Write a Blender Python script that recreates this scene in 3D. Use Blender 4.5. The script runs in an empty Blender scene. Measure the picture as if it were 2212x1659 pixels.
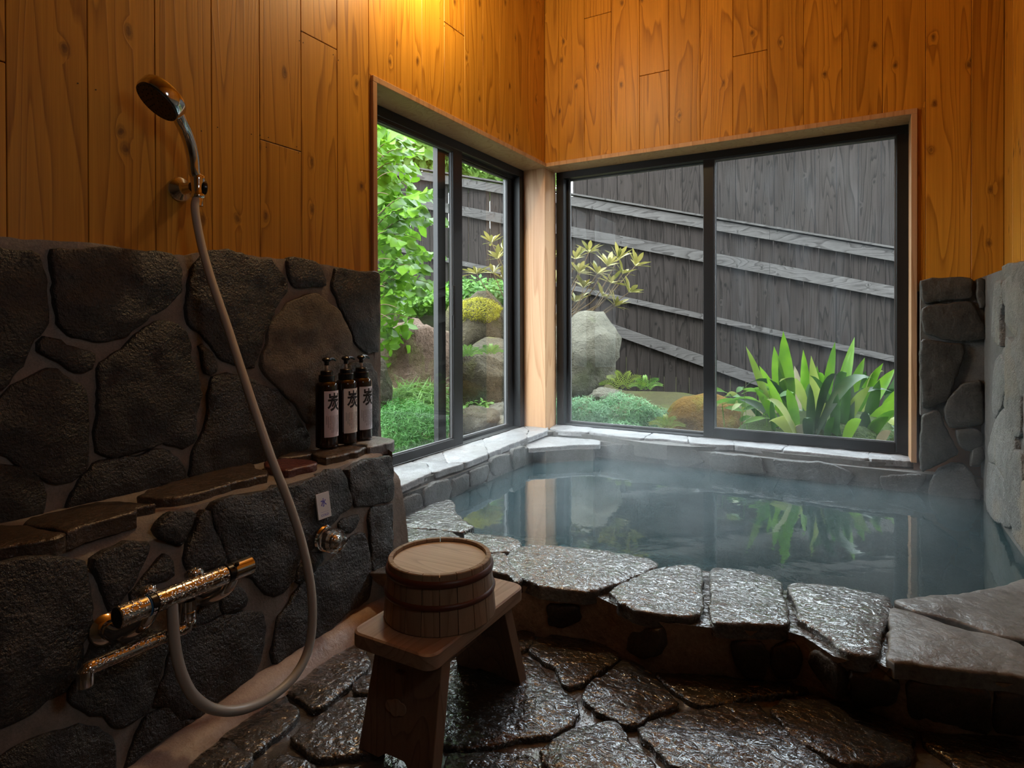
import bpy, bmesh, math, random
from mathutils import Vector, Matrix, noise, geometry
import numpy as np
SC=bpy.context.scene
COL=SC.collection
# ---------------------------------------------------------------- camera (level, lens shifted down)
F=1313.47; CX=1106.0; CY=707.47
YAW,PIT,ROL=0.517822,-0.006248,-0.0029444
_s,_c=math.sin(YAW),math.cos(YAW)
FW=Vector((-_s*math.cos(PIT),_c*math.cos(PIT),math.sin(PIT))); _r=Vector((_c,_s,0)); _u=_r.cross(FW)
RT=_r*math.cos(ROL)+_u*math.sin(ROL); UP=-_r*math.sin(ROL)+_u*math.cos(ROL)
CAM=Vector((1.521,-3.047,0.82))
cd=bpy.data.cameras.new('camera'); cam=bpy.data.objects.new('camera',cd); COL.objects.link(cam)
M=Matrix((RT,UP,-FW)).transposed().to_4x4(); M.translation=CAM; cam.matrix_world=M
cd.sensor_width=36.0; cd.lens=F/2212*36.0; cd.shift_y=-(829.5-CY)/2212; cd.clip_start=0.02; cd.clip_end=300
SC.camera=cam
# ---------------------------------------------------------------- sky, sun, lamps, exposure
SC.view_settings.view_transform='Standard'; SC.view_settings.look='None'; SC.view_settings.gamma=1.0
SC.view_settings.use_curve_mapping=False
SC.view_settings.exposure=0.0
W=bpy.data.worlds.new('overcast_sky'); SC.world=W; W.use_nodes=True
nt=W.node_tree; nt.nodes.clear()
tc=nt.nodes.new('ShaderNodeTexCoord'); sp=nt.nodes.new('ShaderNodeSeparateXYZ'); rp=nt.nodes.new('ShaderNodeValToRGB')
bg=nt.nodes.new('ShaderNodeBackground'); ou=nt.nodes.new('ShaderNodeOutputWorld')
nt.links.new(tc.outputs['Generated'],sp.inputs[0]); nt.links.new(sp.outputs['Z'],rp.inputs[0])
rp.color_ramp.elements[0].position=0.0; rp.color_ramp.elements[0].color=(.62,.68,.72,1)
rp.color_ramp.elements[1].position=0.9; rp.color_ramp.elements[1].color=(.84,.93,1.0,1)
nt.links.new(rp.outputs[0],bg.inputs[0]); nt.links.new(bg.outputs[0],ou.inputs[0])
bg.inputs[1].default_value=14.0
SC.cycles.max_bounces=10; SC.cycles.diffuse_bounces=5; SC.cycles.glossy_bounces=5
SC.cycles.transparent_max_bounces=24; SC.cycles.transmission_bounces=6
SC.cycles.caustics_reflective=False; SC.cycles.caustics_refractive=False
SC.cycles.sample_clamp_indirect=6.0; SC.cycles.volume_step_rate=2.0
def light(name,kind,loc,energy,color,rot=None,**kw):
    l=bpy.data.lights.new(name,kind); l.energy=energy; l.color=color
    for k,v in kw.items(): setattr(l,k,v)
    o=bpy.data.objects.new(name,l); COL.objects.link(o); o.location=loc
    if rot: o.rotation_euler=rot
    return o
light('sun','SUN',(0,0,10),4.5,(1,.95,.86),(math.radians(38),math.radians(-14),0),angle=math.radians(25))
light('sconce_bulb','POINT',(0.24,-1.20,2.33),31.0,(1,.74,.40),shadow_soft_size=.05)
# window portals help sampling of the sky only
for nm,loc,rot,sx,sy in (('portal_left',(-.3,-.68,.96),(0,math.radians(-90),0),1.45,1.4),('portal_back',(.86,.3,.96),(math.radians(-90),0,0),1.75,1.45),('portal_right',(2.1,-2.56,1.46),(0,math.radians(90),0),.44,.32)):
    o=light(nm,'AREA',loc,1,(1,1,1),rot,shape='RECTANGLE',size=sx,size_y=sy); o.data.cycles.is_portal=True
# ---------------------------------------------------------------- pixel rays -> points on real planes
def ray(x,y): return FW+RT*((x-CX)/F)+UP*(-(y-CY)/F)
def at(x,y,ax,v):
    d=ray(x,y); return CAM+d*((v-CAM[ax])/d[ax])
def pl(x,y,p,n):
    d=ray(x,y); p=Vector(p); n=Vector(n); return CAM+d*((p-CAM).dot(n)/d.dot(n))
def dep(x,y,d): return CAM+ray(x,y)*d
def pts(s,fr=(0,0,1)):
    return [(fr[0]+float(a.split(',')[0])/fr[2],fr[1]+float(a.split(',')[1])/fr[2]) for a in s.split()]
Z0=(0,500,2.458);Z2=(0,1000,2.458);ZE=(0,1080,5.027);ZB=(400,500,5.027);ZD=(400,780,5.027);ZF=(400,1040,5.027);ZH=(400,1329,5.027);ZG=(0,1329,5.027)
R1=(1050,1140,4.424);R2=(1500,1190,4.424);R3=(1712,1284,4.424);R4=(960,1360,5.53);R5=(1300,1360,5.53);R6=(830,1040,5.53);R7=(1960,540,5.028);R8=(1960,850,5.028)
Z6=(800,880,3.16);Z7=(1130,860,2.458);P=(0,0,1)
# ---------------------------------------------------------------- mesh helpers
def tag(o,label=None,cat=None,group=None,kind=None):
    if label: o['label']=label
    if cat: o['category']=cat
    if group: o['group']=group
    if kind: o['kind']=kind
    return o
def empty(name,loc,rz=0,**k):
    o=bpy.data.objects.new(name,None); COL.objects.link(o); o.location=loc; o.rotation_euler=(0,0,rz); o.empty_display_size=.1
    return tag(o,**k)
class MB:
    def __init__(s): s.v=[]; s.f=[]
    def add(s,v,f):
        n=len(s.v); s.v+= [tuple(p) for p in v]; s.f+=[tuple(i+n for i in q) for q in f]; return s
    def box(s,a,b,ch=0.0,mat=None):
        x0,y0,z0=a;x1,y1,z1=b
        if ch<=0:
            v=[(x,y,z) for z in (z0,z1) for (x,y) in ((x0,y0),(x1,y0),(x1,y1),(x0,y1))]
            f=[(3,2,1,0),(4,5,6,7),(0,1,5,4),(1,2,6,5),(2,3,7,6),(3,0,4,7)]
        else:
            bm=bmesh.new(); bmesh.ops.create_cube(bm,size=1)
            for q in bm.verts: q.co=Vector(((x0+x1)/2+q.co.x*(x1-x0),(y0+y1)/2+q.co.y*(y1-y0),(z0+z1)/2+q.co.z*(z1-z0)))
            bmesh.ops.bevel(bm,geom=bm.edges[:],offset=ch,segments=1,affect='EDGES')
            bm.verts.index_update(); v=[q.co.copy() for q in bm.verts]; f=[[q.index for q in g.verts] for g in bm.faces]; bm.free()
        if mat is not None: v=[mat@Vector(p) for p in v]
        return s.add(v,f)
    def tube(s,path,r,n=12,caps=True,closed=False):
        path=[Vector(p) for p in path]; k=len(path); rr=r if hasattr(r,'__len__') else [r]*k
        up=None; v=[]
        for i,p in enumerate(path):
            if closed: t=(path[(i+1)%k]-path[i-1]).normalized()
            else: t=(path[min(i+1,k-1)]-path[max(i-1,0)]).normalized()
            if up is None: up=t.orthogonal().normalized()
            up=(up-t*up.dot(t)).normalized(); w=t.cross(up)
            for j in range(n):
                a=2*math.pi*j/n; v.append(p+(up*math.cos(a)+w*math.sin(a))*rr[i])
        f=[]
        for i in range(k if closed else k-1):
            i2=(i+1)%k
            for j in range(n): f.append((i*n+j,i*n+(j+1)%n,i2*n+(j+1)%n,i2*n+j))
        if caps and not closed: f.append(tuple(range(n-1,-1,-1))); f.append(tuple((k-1)*n+j for j in range(n)))
        return s.add(v,f)
    def lathe(s,prof,n=32,mat=None,cap=True):
        v=[];f=[];k=len(prof)
        for r,z in prof:
            for j in range(n):
                a=2*math.pi*j/n; v.append(Vector((r*math.cos(a),r*math.sin(a),z)))
        for i in range(k-1):
            for j in range(n): f.append((i*n+j,i*n+(j+1)%n,(i+1)*n+(j+1)%n,(i+1)*n+j))
        if cap: f.append(tuple(range(n-1,-1,-1))); f.append(tuple((k-1)*n+j for j in range(n)))
        if mat is not None: v=[mat@p for p in v]
        return s.add(v,f)
    def build(s,name,mat,parent=None,smooth=False,origin=None,**k):
        o=Vector(origin) if origin is not None else Vector((0,0,0))
        if origin=='c' : pass
        me=bpy.data.meshes.new(name); me.from_pydata([tuple(Vector(p)-o) for p in s.v],[],s.f)
        me.validate(); me.update()
        if smooth is True: me.shade_smooth()
        elif smooth: # angle
            me.shade_smooth(); me.set_sharp_from_angle(angle=smooth)
        if mat: me.materials.append(mat)
        ob=bpy.data.objects.new(name,me); COL.objects.link(ob)
        if parent is not None:
            ob.parent=parent; ob.location=o-WL.get(parent.name,parent.location)
        else: ob.location=o
        WL[ob.name]=o.copy()
        return tag(ob,**k)
WL={}
def Zto(p,d,x=None):  # matrix: local z along d at p
    d=Vector(d).normalized(); q=d.to_track_quat('Z','Y'); m=q.to_matrix().to_4x4(); m.translation=Vector(p); return m
def smoothpath(p,n=8):
    p=[Vector(q) for q in p]; out=[]
    for i in range(len(p)-1):
        a=p[max(i-1,0)];b=p[i];c=p[i+1];d=p[min(i+2,len(p)-1)]
        for j in range(n):
            t=j/n; out.append(.5*((2*b)+(c-a)*t+(2*a-5*b+4*c-d)*t*t+(3*b-a-3*c+d)*t**3))
    out.append(p[-1]); return out
# ---------------------------------------------------------------- materials
class N:
    def __init__(s,name):
        s.m=bpy.data.materials.new(name); s.m.use_nodes=True; s.t=s.m.node_tree; s.t.nodes.clear()
        s.out=s.t.nodes.new('ShaderNodeOutputMaterial')
    def n(s,ty,**k):
        q=s.t.nodes.new('ShaderNode'+ty)
        for a,b in k.items():
            if a.startswith('i_'):
                nm=a[2:].replace('_',' '); q.inputs[nm].default_value=b
            else: setattr(q,a,b)
        return q
    def l(s,a,b): s.t.links.new(a,b)
    def coords(s,scale=(1,1,1),rnd=True,kind='Object',rot=(0,0,0)):
        tc=s.n('TexCoord'); mp=s.n('Mapping'); s.l(tc.outputs[kind],mp.inputs[0]); mp.inputs['Scale'].default_value=scale; mp.inputs['Rotation'].default_value=rot
        if rnd:
            oi=s.n('ObjectInfo'); ml=s.n('Math',operation='MULTIPLY'); ml.inputs[1].default_value=37.0
            s.l(oi.outputs['Random'],ml.inputs[0]); va=s.n('VectorMath',operation='ADD'); s.l(mp.outputs[0],va.inputs[0]); s.l(ml.outputs[0],va.inputs[1]); return va.outputs[0]
        return mp.outputs[0]
    def noise(s,co,scale,detail=4,rough=.55,dist=0):
        q=s.n('TexNoise'); q.inputs['Scale'].default_value=scale; q.inputs['Detail'].default_value=detail; q.inputs['Roughness'].default_value=rough; q.inputs['Distortion'].default_value=dist
        s.l(co,q.inputs['Vector']); return q.outputs[0]
    def ramp(s,fac,stops):
        q=s.n('ValToRGB'); e=q.color_ramp.elements
        while len(e)<len(stops): e.new(.5)
        for i,(p,c) in enumerate(stops):
            e[i].position=p; e[i].color=(c,c,c,1) if not hasattr(c,'__len__') else (*c,1)
        s.l(fac,q.inputs[0]); return q.outputs[0]
    def mix(s,f,a,b,mode='MIX'):
        q=s.n('MixRGB',blend_type=mode)
        for k,v in ((0,f),(1,a),(2,b)):
            if isinstance(v,(int,float)): q.inputs[k].default_value=v if k==0 else (v,v,v,1)
            elif hasattr(v,'__len__'): q.inputs[k].default_value=(*v,1)
            else: s.l(v,q.inputs[k])
        return q.outputs[0]
    def math(s,op,a,b=0.0):
        q=s.n('Math',operation=op)
        for k,v in ((0,a),(1,b)):
            if isinstance(v,(int,float)): q.inputs[k].default_value=v
            else: s.l(v,q.inputs[k])
        return q.outputs[0]
    def bump(s,h,dist,strength=1.0,nrm=None):
        q=s.n('Bump'); q.inputs['Distance'].default_value=dist; q.inputs['Strength'].default_value=strength; s.l(h,q.inputs['Height'])
        if nrm is not None: s.l(nrm,q.inputs['Normal'])
        return q.outputs[0]
    def pbr(s,col,rough=.5,nrm=None,**k):
        b=s.n('BsdfPrincipled')
        for key,v in (('Base Color',col),('Roughness',rough)):
            if isinstance(v,(int,float)): b.inputs[key].default_value=v
            elif isinstance(v,tuple): b.inputs[key].default_value=(*v,1)
            else: s.l(v,b.inputs[key])
        if nrm is not None: s.l(nrm,b.inputs['Normal'])
        for a,v in k.items(): b.inputs[a.replace('_',' ')].default_value=v
        s.l(b.outputs[0],s.out.inputs[0]); return b
def plain(name,col,rough=.5,**k):
    q=N(name); q.pbr(col,rough,**k); return q.m
def wood(name,c_lo,c_hi,knot,rough=.45,axis=2,grain=1.0,knots=True,bump=.0006,ringscale=1.0):
    q=N(name); sc=[1,1,1]; sc[axis]=.07
    co=q.coords(tuple(sc)); 
    # knots: sparse 2D cells over the face of the board
    oc=q.coords((1,1,1)); sx=q.n('SeparateXYZ'); q.l(oc,sx.inputs[0]); cx=q.n('CombineXYZ')
    q.l(q.math('ADD',sx.outputs[0],sx.outputs[1]),cx.inputs[0]); q.l(q.math('MULTIPLY',sx.outputs[2],.60),cx.inputs[1])
    wob=q.n('TexNoise'); wob.inputs['Scale'].default_value=30; q.l(oc,wob.inputs['Vector']); wv=q.n('VectorMath',operation='SCALE'); wv.inputs['Scale'].default_value=.012; q.l(wob.outputs['Color'],wv.inputs[0])
    wa=q.n('VectorMath',operation='ADD'); q.l(cx.outputs[0],wa.inputs[0]); q.l(wv.outputs[0],wa.inputs[1])
    vo=q.n('TexVoronoi'); vo.voronoi_dimensions='2D'; vo.inputs['Scale'].default_value=8.0; vo.inputs['Randomness'].default_value=1.0; q.l(wa.outputs[0],vo.inputs['Vector'])
    vc=q.n('SeparateColor'); q.l(vo.outputs['Color'],vc.inputs[0])
    has=q.math('GREATER_THAN',vc.outputs[0],.58 if knots else 2.0)
    near=q.ramp(vo.outputs['Distance'],[(0.0,1.0),(.20,0.0)])
    near=q.math('MULTIPLY',near,has)
    warp=q.math('MULTIPLY',near,1.3)
    n1=q.noise(co,6.5*ringscale,2,.45,.2)
    ph=q.math('ADD',q.math('MULTIPLY',n1,16.0*grain),q.math('MULTIPLY',warp,.55))
    rings=q.math('FRACT',ph)
    rg=q.ramp(rings,[(0.0,.0),(.7,.35),(.93,1.0),(1.0,.0)])
    fs=[1,1,1]; fs[axis]=.018; fine=q.noise(q.coords(tuple(fs)),190,3,.65)
    big=q.noise(q.coords((1,1,.35)),3.0,2,.5)
    f=q.math('ADD',q.math('MULTIPLY',rg,.46),q.math('MULTIPLY',fine,.66))
    f=q.math('ADD',f,q.math('MULTIPLY',big,.25))
    col=q.ramp(f,[(.22,c_hi),(.98,c_lo)])
    oi=q.n('ObjectInfo'); hv=q.n('HueSaturation'); q.l(col,hv.inputs['Color']); q.l(q.math('ADD',q.math('MULTIPLY',oi.outputs['Random'],.16),.92),hv.inputs['Value'])
    kr=q.ramp(vo.outputs['Distance'],[(0.0,1.0),(.04,.85),(.055,.45),(.07,.5),(.10,0.0)])
    kr=q.math('MULTIPLY',kr,has)
    kn=q.noise(q.coords((1,1,1)),90,2)
    c2=q.mix(q.math('MULTIPLY',kr,q.math('ADD',q.math('MULTIPLY',kn,.6),.45)),hv.outputs[0],knot)
    nr=q.bump(f,bump,.6)
    q.pbr(c2,rough,nr,Specular_IOR_Level=.4 if rough<.7 else .12)
    return q.m
def rock(name,lo,hi,rough=(.3,.6),s=1.0,bd=.004,tint=None,fine=170,spec=.5,coat=0.0,val=.3,mid=38,wm=1.0,wf=.30,stretch=(1,1,1)):
    q=N(name); co=q.coords(stretch); 
    a=q.noise(co,6*s,5,.65); b=q.noise(co,mid*s,4,.6,.4); c=q.noise(co,fine*s,3,.65)
    f=q.math('ADD',q.math('MULTIPLY',a,.45),q.math('ADD',q.math('MULTIPLY',b,.35),q.math('MULTIPLY',c,.5)))
    col=q.ramp(f,[(.42,lo),(.86,hi)])
    oi=q.n('ObjectInfo'); hv=q.n('HueSaturation'); q.l(col,hv.inputs['Color']); q.l(q.math('ADD',q.math('MULTIPLY',oi.outputs['Random'],val),1-val/2),hv.inputs['Value'])
    c2=hv.outputs[0]
    if tint:
        t=q.ramp(q.noise(co,3.2,4,.6,.6),[(.55,0.0),(.72,1.0)]); c2=q.mix(q.math('MULTIPLY',t,.6),c2,tint)
    r=q.ramp(a,[(.35,rough[0]),(.7,rough[1])])
    h=q.math('ADD',q.math('MULTIPLY',b,wm),q.math('MULTIPLY',c,wf))
    nr=q.bump(h,bd)
    pb_=q.pbr(c2,r,nr,Specular_IOR_Level=spec,Coat_Weight=coat,Coat_Roughness=.05,Coat_IOR=1.6)
    if coat>0:
        film=q.noise(q.coords((1,1.25,1)),42*s,1.6,.45,.9); q.l(q.bump(q.math('ADD',film,q.math('MULTIPLY',b,.18)),bd*1.15),pb_.inputs['Coat Normal'])
    return q.m
MT={}
MT['wallwood']=wood('cedar_plank',(.30,.120,.009),(.66,.320,.034),(.06,.02,.008))
MT['trimwood']=wood('hinoki_casing',(.38,.20,.095),(.56,.35,.20),(.3,.12,.05),knots=False,grain=.7)
MT['stoolwood']=wood('stool_wood',(.24,.15,.095),(.42,.29,.20),(.2,.08,.04),axis=1,knots=False,rough=.5)
MT['legwood']=wood('stool_leg_wood',(.17,.10,.06),(.30,.19,.12),(.2,.08,.04),axis=2,knots=False,rough=.55)
MT['pailwood']=wood('pail_wood',(.22,.14,.085),(.38,.26,.165),(.2,.08,.04),axis=2,knots=False,rough=.5)
MT['pailtop']=wood('pail_board_wood',(.42,.34,.26),(.64,.55,.45),(.2,.08,.04),axis=0,knots=False,rough=.5,ringscale=2)
MT['fence']=wood('charred_board',(.004,.0032,.0028),(.026,.021,.019),(.002,.0018,.0015),rough=.8,bump=.001)
MT['rail']=wood('weathered_rail',(.022,.020,.019),(.075,.071,.069),(.01,.009,.008),axis=0,rough=.8,bump=.001)
MT['house']=wood('dark_cladding',(.005,.004,.0035),(.027,.022,.0195),(.004,.0035,.003),rough=.8)
MT['stonedark']=rock('andesite_dry',(.006,.0055,.0052),(.046,.043,.041),(.32,.5),bd=.007,spec=.55,mid=45,wm=.6,wf=.9,fine=150)
MT['stonelight']=rock('andesite_pale',(.06,.052,.042),(.19,.165,.135),(.55,.75),bd=.006,spec=.3,wm=.4,wf=.9,fine=170)
MT['stonelow']=rock('andesite_damp',(.007,.0066,.0063),(.058,.055,.052),(.25,.5),bd=.007,spec=.5,mid=45,wm=.6,wf=.9,fine=150)
MT['ledge']=rock('ledge_slab',(.025,.017,.011),(.11,.075,.052),(.14,.32),bd=.006,spec=.6)
MT['ledgered']=rock('ledge_red_slab',(.06,.014,.012),(.15,.05,.04),(.14,.32),bd=.006,spec=.6)
MT['floorstone']=rock('wet_flagstone',(.010,.0095,.009),(.060,.057,.053),(.08,.18),s=1.0,bd=.0085,fine=150,spec=.45,mid=58,wm=1.0,wf=.25,coat=1.0,stretch=(1,1.0,1))
MT['rimstone']=rock('wet_rim_stone',(.022,.019,.016),(.12,.108,.095),(.06,.2),s=1.0,bd=.0075,fine=150,spec=.45,mid=58,wf=.25,coat=1.0)
MT['rimdry']=rock('damp_rim_stone',(.06,.053,.047),(.24,.22,.20),(.3,.5),s=.7,bd=.004,fine=120,spec=.5)
MT['sill']=rock('sill_slate',(.13,.13,.135),(.36,.365,.375),(.30,.6),bd=.004,wf=.5,spec=.5)
MT['poolwall']=rock('pool_side_stone',(.03,.03,.028),(.125,.125,.12),(.35,.6),bd=.006,wf=.7,spec=.4)
MT['colstone']=rock('column_stone',(.014,.013,.011),(.075,.071,.062),(.4,.7),bd=.004,spec=.4)
MT['rightstone']=rock('pale_wall_stone',(.08,.078,.073),(.25,.245,.235),(.45,.7),bd=.008,wf=.7,spec=.4,tint=(.24,.19,.13))
MT['facestone']=rock('rim_face_stone',(.022,.016,.012),(.10,.075,.055),(.4,.7),bd=.004,spec=.4)
MT['mortar']=rock('mortar',(.13,.11,.095),(.30,.255,.22),(.45,.75),s=1.2,bd=.0025,fine=200,spec=.35,val=0)
MT['mortarwet']=rock('wet_mortar',(.04,.037,.034),(.125,.115,.105),(.06,.16),s=.9,bd=.004,fine=90,spec=.9,val=0)
MT['mortarbrown']=rock('stained_mortar',(.15,.09,.052),(.48,.32,.21),(.35,.6),s=1.0,bd=.004,fine=110,spec=.4,val=0)
MT['mortargrey']=rock('grey_mortar',(.07,.068,.064),(.165,.16,.152),(.5,.75),s=1.2,bd=.0025,spec=.3,val=0)
MT['moulding']=rock('pink_mortar_fillet',(.27,.19,.155),(.48,.37,.32),(.3,.5),s=1.5,bd=.002,spec=.45,val=0,tint=(.20,.11,.06))
MT['poolfloor']=rock('pool_bottom_stone',(.16,.32,.32),(.34,.52,.52),(.6,.8),bd=.003,spec=.2)
MT['black']=plain('black_aluminium',(.012,.012,.013),.38,Specular_IOR_Level=.35)
MT['gasket']=plain('grey_gasket',(.10,.10,.105),.5)
MT['blackplastic']=plain('black_plastic',(.012,.010,.009),.25)
MT['bottle']=plain('dark_brown_bottle',(.018,.009,.004),.12,Coat_Weight=.3)
MT['straw']=plain('cream_pump_stem',(.62,.50,.38),.35)
MT['ink']=plain('label_ink',(.02,.018,.02),.7)
MT['blueink']=plain('blue_ink',(.05,.05,.42),.5)
MT['white']=plain('white_sign_plastic',(.74,.73,.75),.35)
MT['hose']=plain('grey_hose',(.40,.37,.32),.35)
MT['hoop']=plain('copper_brown_hoop',(.10,.028,.014),.4)
MT['rubber']=plain('shower_face',(.006,.006,.006),.5)
MT['bluering']=plain('blue_ring',(.05,.2,.45),.3)
q=N('water_spotted_chrome'); vo=q.n('TexVoronoi'); vo.inputs['Scale'].default_value=230; q.l(q.coords(),vo.inputs['Vector'])
h=q.ramp(vo.outputs['Distance'],[(.0,1.0),(.45,0.0)]); q.pbr((.62,.60,.58),.09,q.bump(h,  .0013,.8),Metallic=1.0); MT['dropchrome']=q.m
MT['chrome']=plain('chrome',(.66,.64,.62),.10,Metallic=1.0)
q=N('window_glass'); fr=q.n('Fresnel'); fr.inputs[0].default_value=1.45; tr=q.n('BsdfTransparent'); gl=q.n('BsdfGlossy'); gl.inputs['Roughness'].default_value=.0
tr.inputs[0].default_value=(.97,.985,.98,1); mx=q.n('MixShader'); q.l(q.math('MULTIPLY',fr.outputs[0],.085),mx.inputs[0]); q.l(tr.outputs[0],mx.inputs[1]); q.l(gl.outputs[0],mx.inputs[2]); q.l(mx.outputs[0],q.out.inputs[0]); MT['glass']=q.m
q=N('dusty_window_glass'); fr=q.n('Fresnel'); fr.inputs[0].default_value=1.45; tr=q.n('BsdfTransparent'); gl=q.n('BsdfGlossy'); gl.inputs['Roughness'].default_value=.0; df=q.n('BsdfTranslucent'); df.inputs[0].default_value=(.55,.58,.62,1)
tr.inputs[0].default_value=(.95,.97,.97,1); mx=q.n('MixShader'); q.l(q.math('MULTIPLY',fr.outputs[0],.085),mx.inputs[0]); q.l(tr.outputs[0],mx.inputs[1]); q.l(gl.outputs[0],mx.inputs[2])
dn=q.ramp(q.noise(q.coords((1,1,.25)),14,6,.75),[(.45,.004),(.75,.022)]); m2=q.n('MixShader'); q.l(dn,m2.inputs[0]); q.l(mx.outputs[0],m2.inputs[1]); q.l(df.outputs[0],m2.inputs[2]); q.l(m2.outputs[0],q.out.inputs[0]); MT['dustglass']=q.m
q=N('clear_acrylic'); b=q.pbr((.95,.95,.95),.03,Transmission_Weight=1.0,IOR=1.47); MT['acrylic']=q.m
# bath water: a clouded blue-green surface under a fresnel reflection
q=N('bath_water'); fr=q.n('Fresnel'); fr.inputs[0].default_value=1.33; gl=q.n('BsdfGlossy'); gl.inputs['Roughness'].default_value=.025
tr=q.n('BsdfTransparent'); tr.inputs[0].default_value=(.45,.76,.80,1); df=q.n('BsdfDiffuse'); df.inputs[0].default_value=(.10,.22,.26,1)
nb=q.bump(q.noise(q.coords((1,1,1),rnd=False),5.0,3,.5,.8),.005,.22)
q.l(nb,gl.inputs['Normal']); q.l(nb,fr.inputs['Normal'])
m1=q.n('MixShader'); m1.inputs[0].default_value=.20; q.l(tr.outputs[0],m1.inputs[1]); q.l(df.outputs[0],m1.inputs[2])
m2=q.n('MixShader'); q.l(q.math('MINIMUM',q.math('MULTIPLY',fr.outputs[0],2.1),1.0),m2.inputs[0]); q.l(m1.outputs[0],m2.inputs[1]); q.l(gl.outputs[0],m2.inputs[2]); q.l(m2.outputs[0],q.out.inputs[0]); MT['water']=q.m
def leafmat(name,c1,c2,trans=.35,rough=.4):
    q=N(name); oi=q.n('ObjectInfo'); f=q.noise(q.coords(),9.0,2)
    ff=q.math('ADD',q.math('MULTIPLY',f,.8),q.math('MULTIPLY',oi.outputs['Random'],.4)); col=q.ramp(ff,[(.3,c1),(.8,c2)])
    b=q.pbr(col,rough,Specular_IOR_Level=.4); t=q.n('BsdfTranslucent'); q.l(col,t.inputs[0]); m=q.n('MixShader'); m.inputs[0].default_value=trans
    q.l(b.outputs[0],m.inputs[1]); q.l(t.outputs[0],m.inputs[2]); q.l(m.outputs[0],q.out.inputs[0]); return q.m
MT['leafbright']=leafmat('bright_leaf',(.06,.17,.010),(.19,.38,.03),.5)
MT['leaffar']=leafmat('far_foliage',(.18,.32,.06),(.48,.66,.20),.5,.7)
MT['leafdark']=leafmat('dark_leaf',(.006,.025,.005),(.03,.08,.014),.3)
MT['rhodo']=leafmat('bronze_green_leaf',(.075,.085,.022),(.24,.21,.06),.3)
MT['aspid']=leafmat('glossy_leaf',(.04,.13,.006),(.15,.30,.018),.4,.3)
MT['aspidpale']=leafmat('yellowed_leaf',(.11,.18,.02),(.24,.28,.07),.4,.4)
MT['aspiddry']=leafmat('dry_leaf',(.14,.11,.06),(.27,.24,.15),.3,.6)
MT['juniper']=leafmat('blue_green_needles',(.04,.13,.055),(.14,.29,.13),.3,.6)
MT['grass']=leafmat('grass_blade',(.04,.13,.014),(.14,.27,.045),.4,.5)
MT['softgreen']=leafmat('feathery_green',(.02,.11,.014),(.07,.21,.035),.4,.6)
MT['mossy']=rock('moss',(.045,.028,.008),(.17,.095,.018),(.8,1),s=1.5,bd=.02,spec=.1,val=0,tint=(.08,.14,.015))
MT['soil']=rock('garden_soil',(.02,.02,.01),(.07,.065,.03),(.8,1),s=1,bd=.01,spec=.1,val=0,tint=(.05,.085,.015))
MT['mossgreen']=rock('green_moss',(.012,.02,.006),(.05,.075,.02),(.8,1),s=1.5,bd=.02,spec=.1,val=0)
MT['rockmoss']=rock('mossy_boulder',(.022,.018,.012),(.105,.088,.055),(.7,.9),s=.9,bd=.035,spec=.2,tint=(.14,.15,.015))
MT['rockpale']=rock('pale_lichen_boulder',(.05,.048,.036),(.17,.16,.125),(.8,.95),s=1.1,bd=.03,spec=.2,tint=(.10,.12,.055))
MT['rockred']=rock('reddish_boulder',(.06,.035,.024),(.28,.19,.14),(.8,.95),s=.9,bd=.035,spec=.2,tint=(.10,.11,.03))
MT['yellowmoss']=leafmat('yellow_moss_tuft',(.12,.13,.008),(.32,.30,.02),.3,.8)
MT['bark']=rock('bark',(.05,.035,.02),(.17,.12,.07),(.8,1),s=2,bd=.004,spec=.2,val=0)
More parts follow.
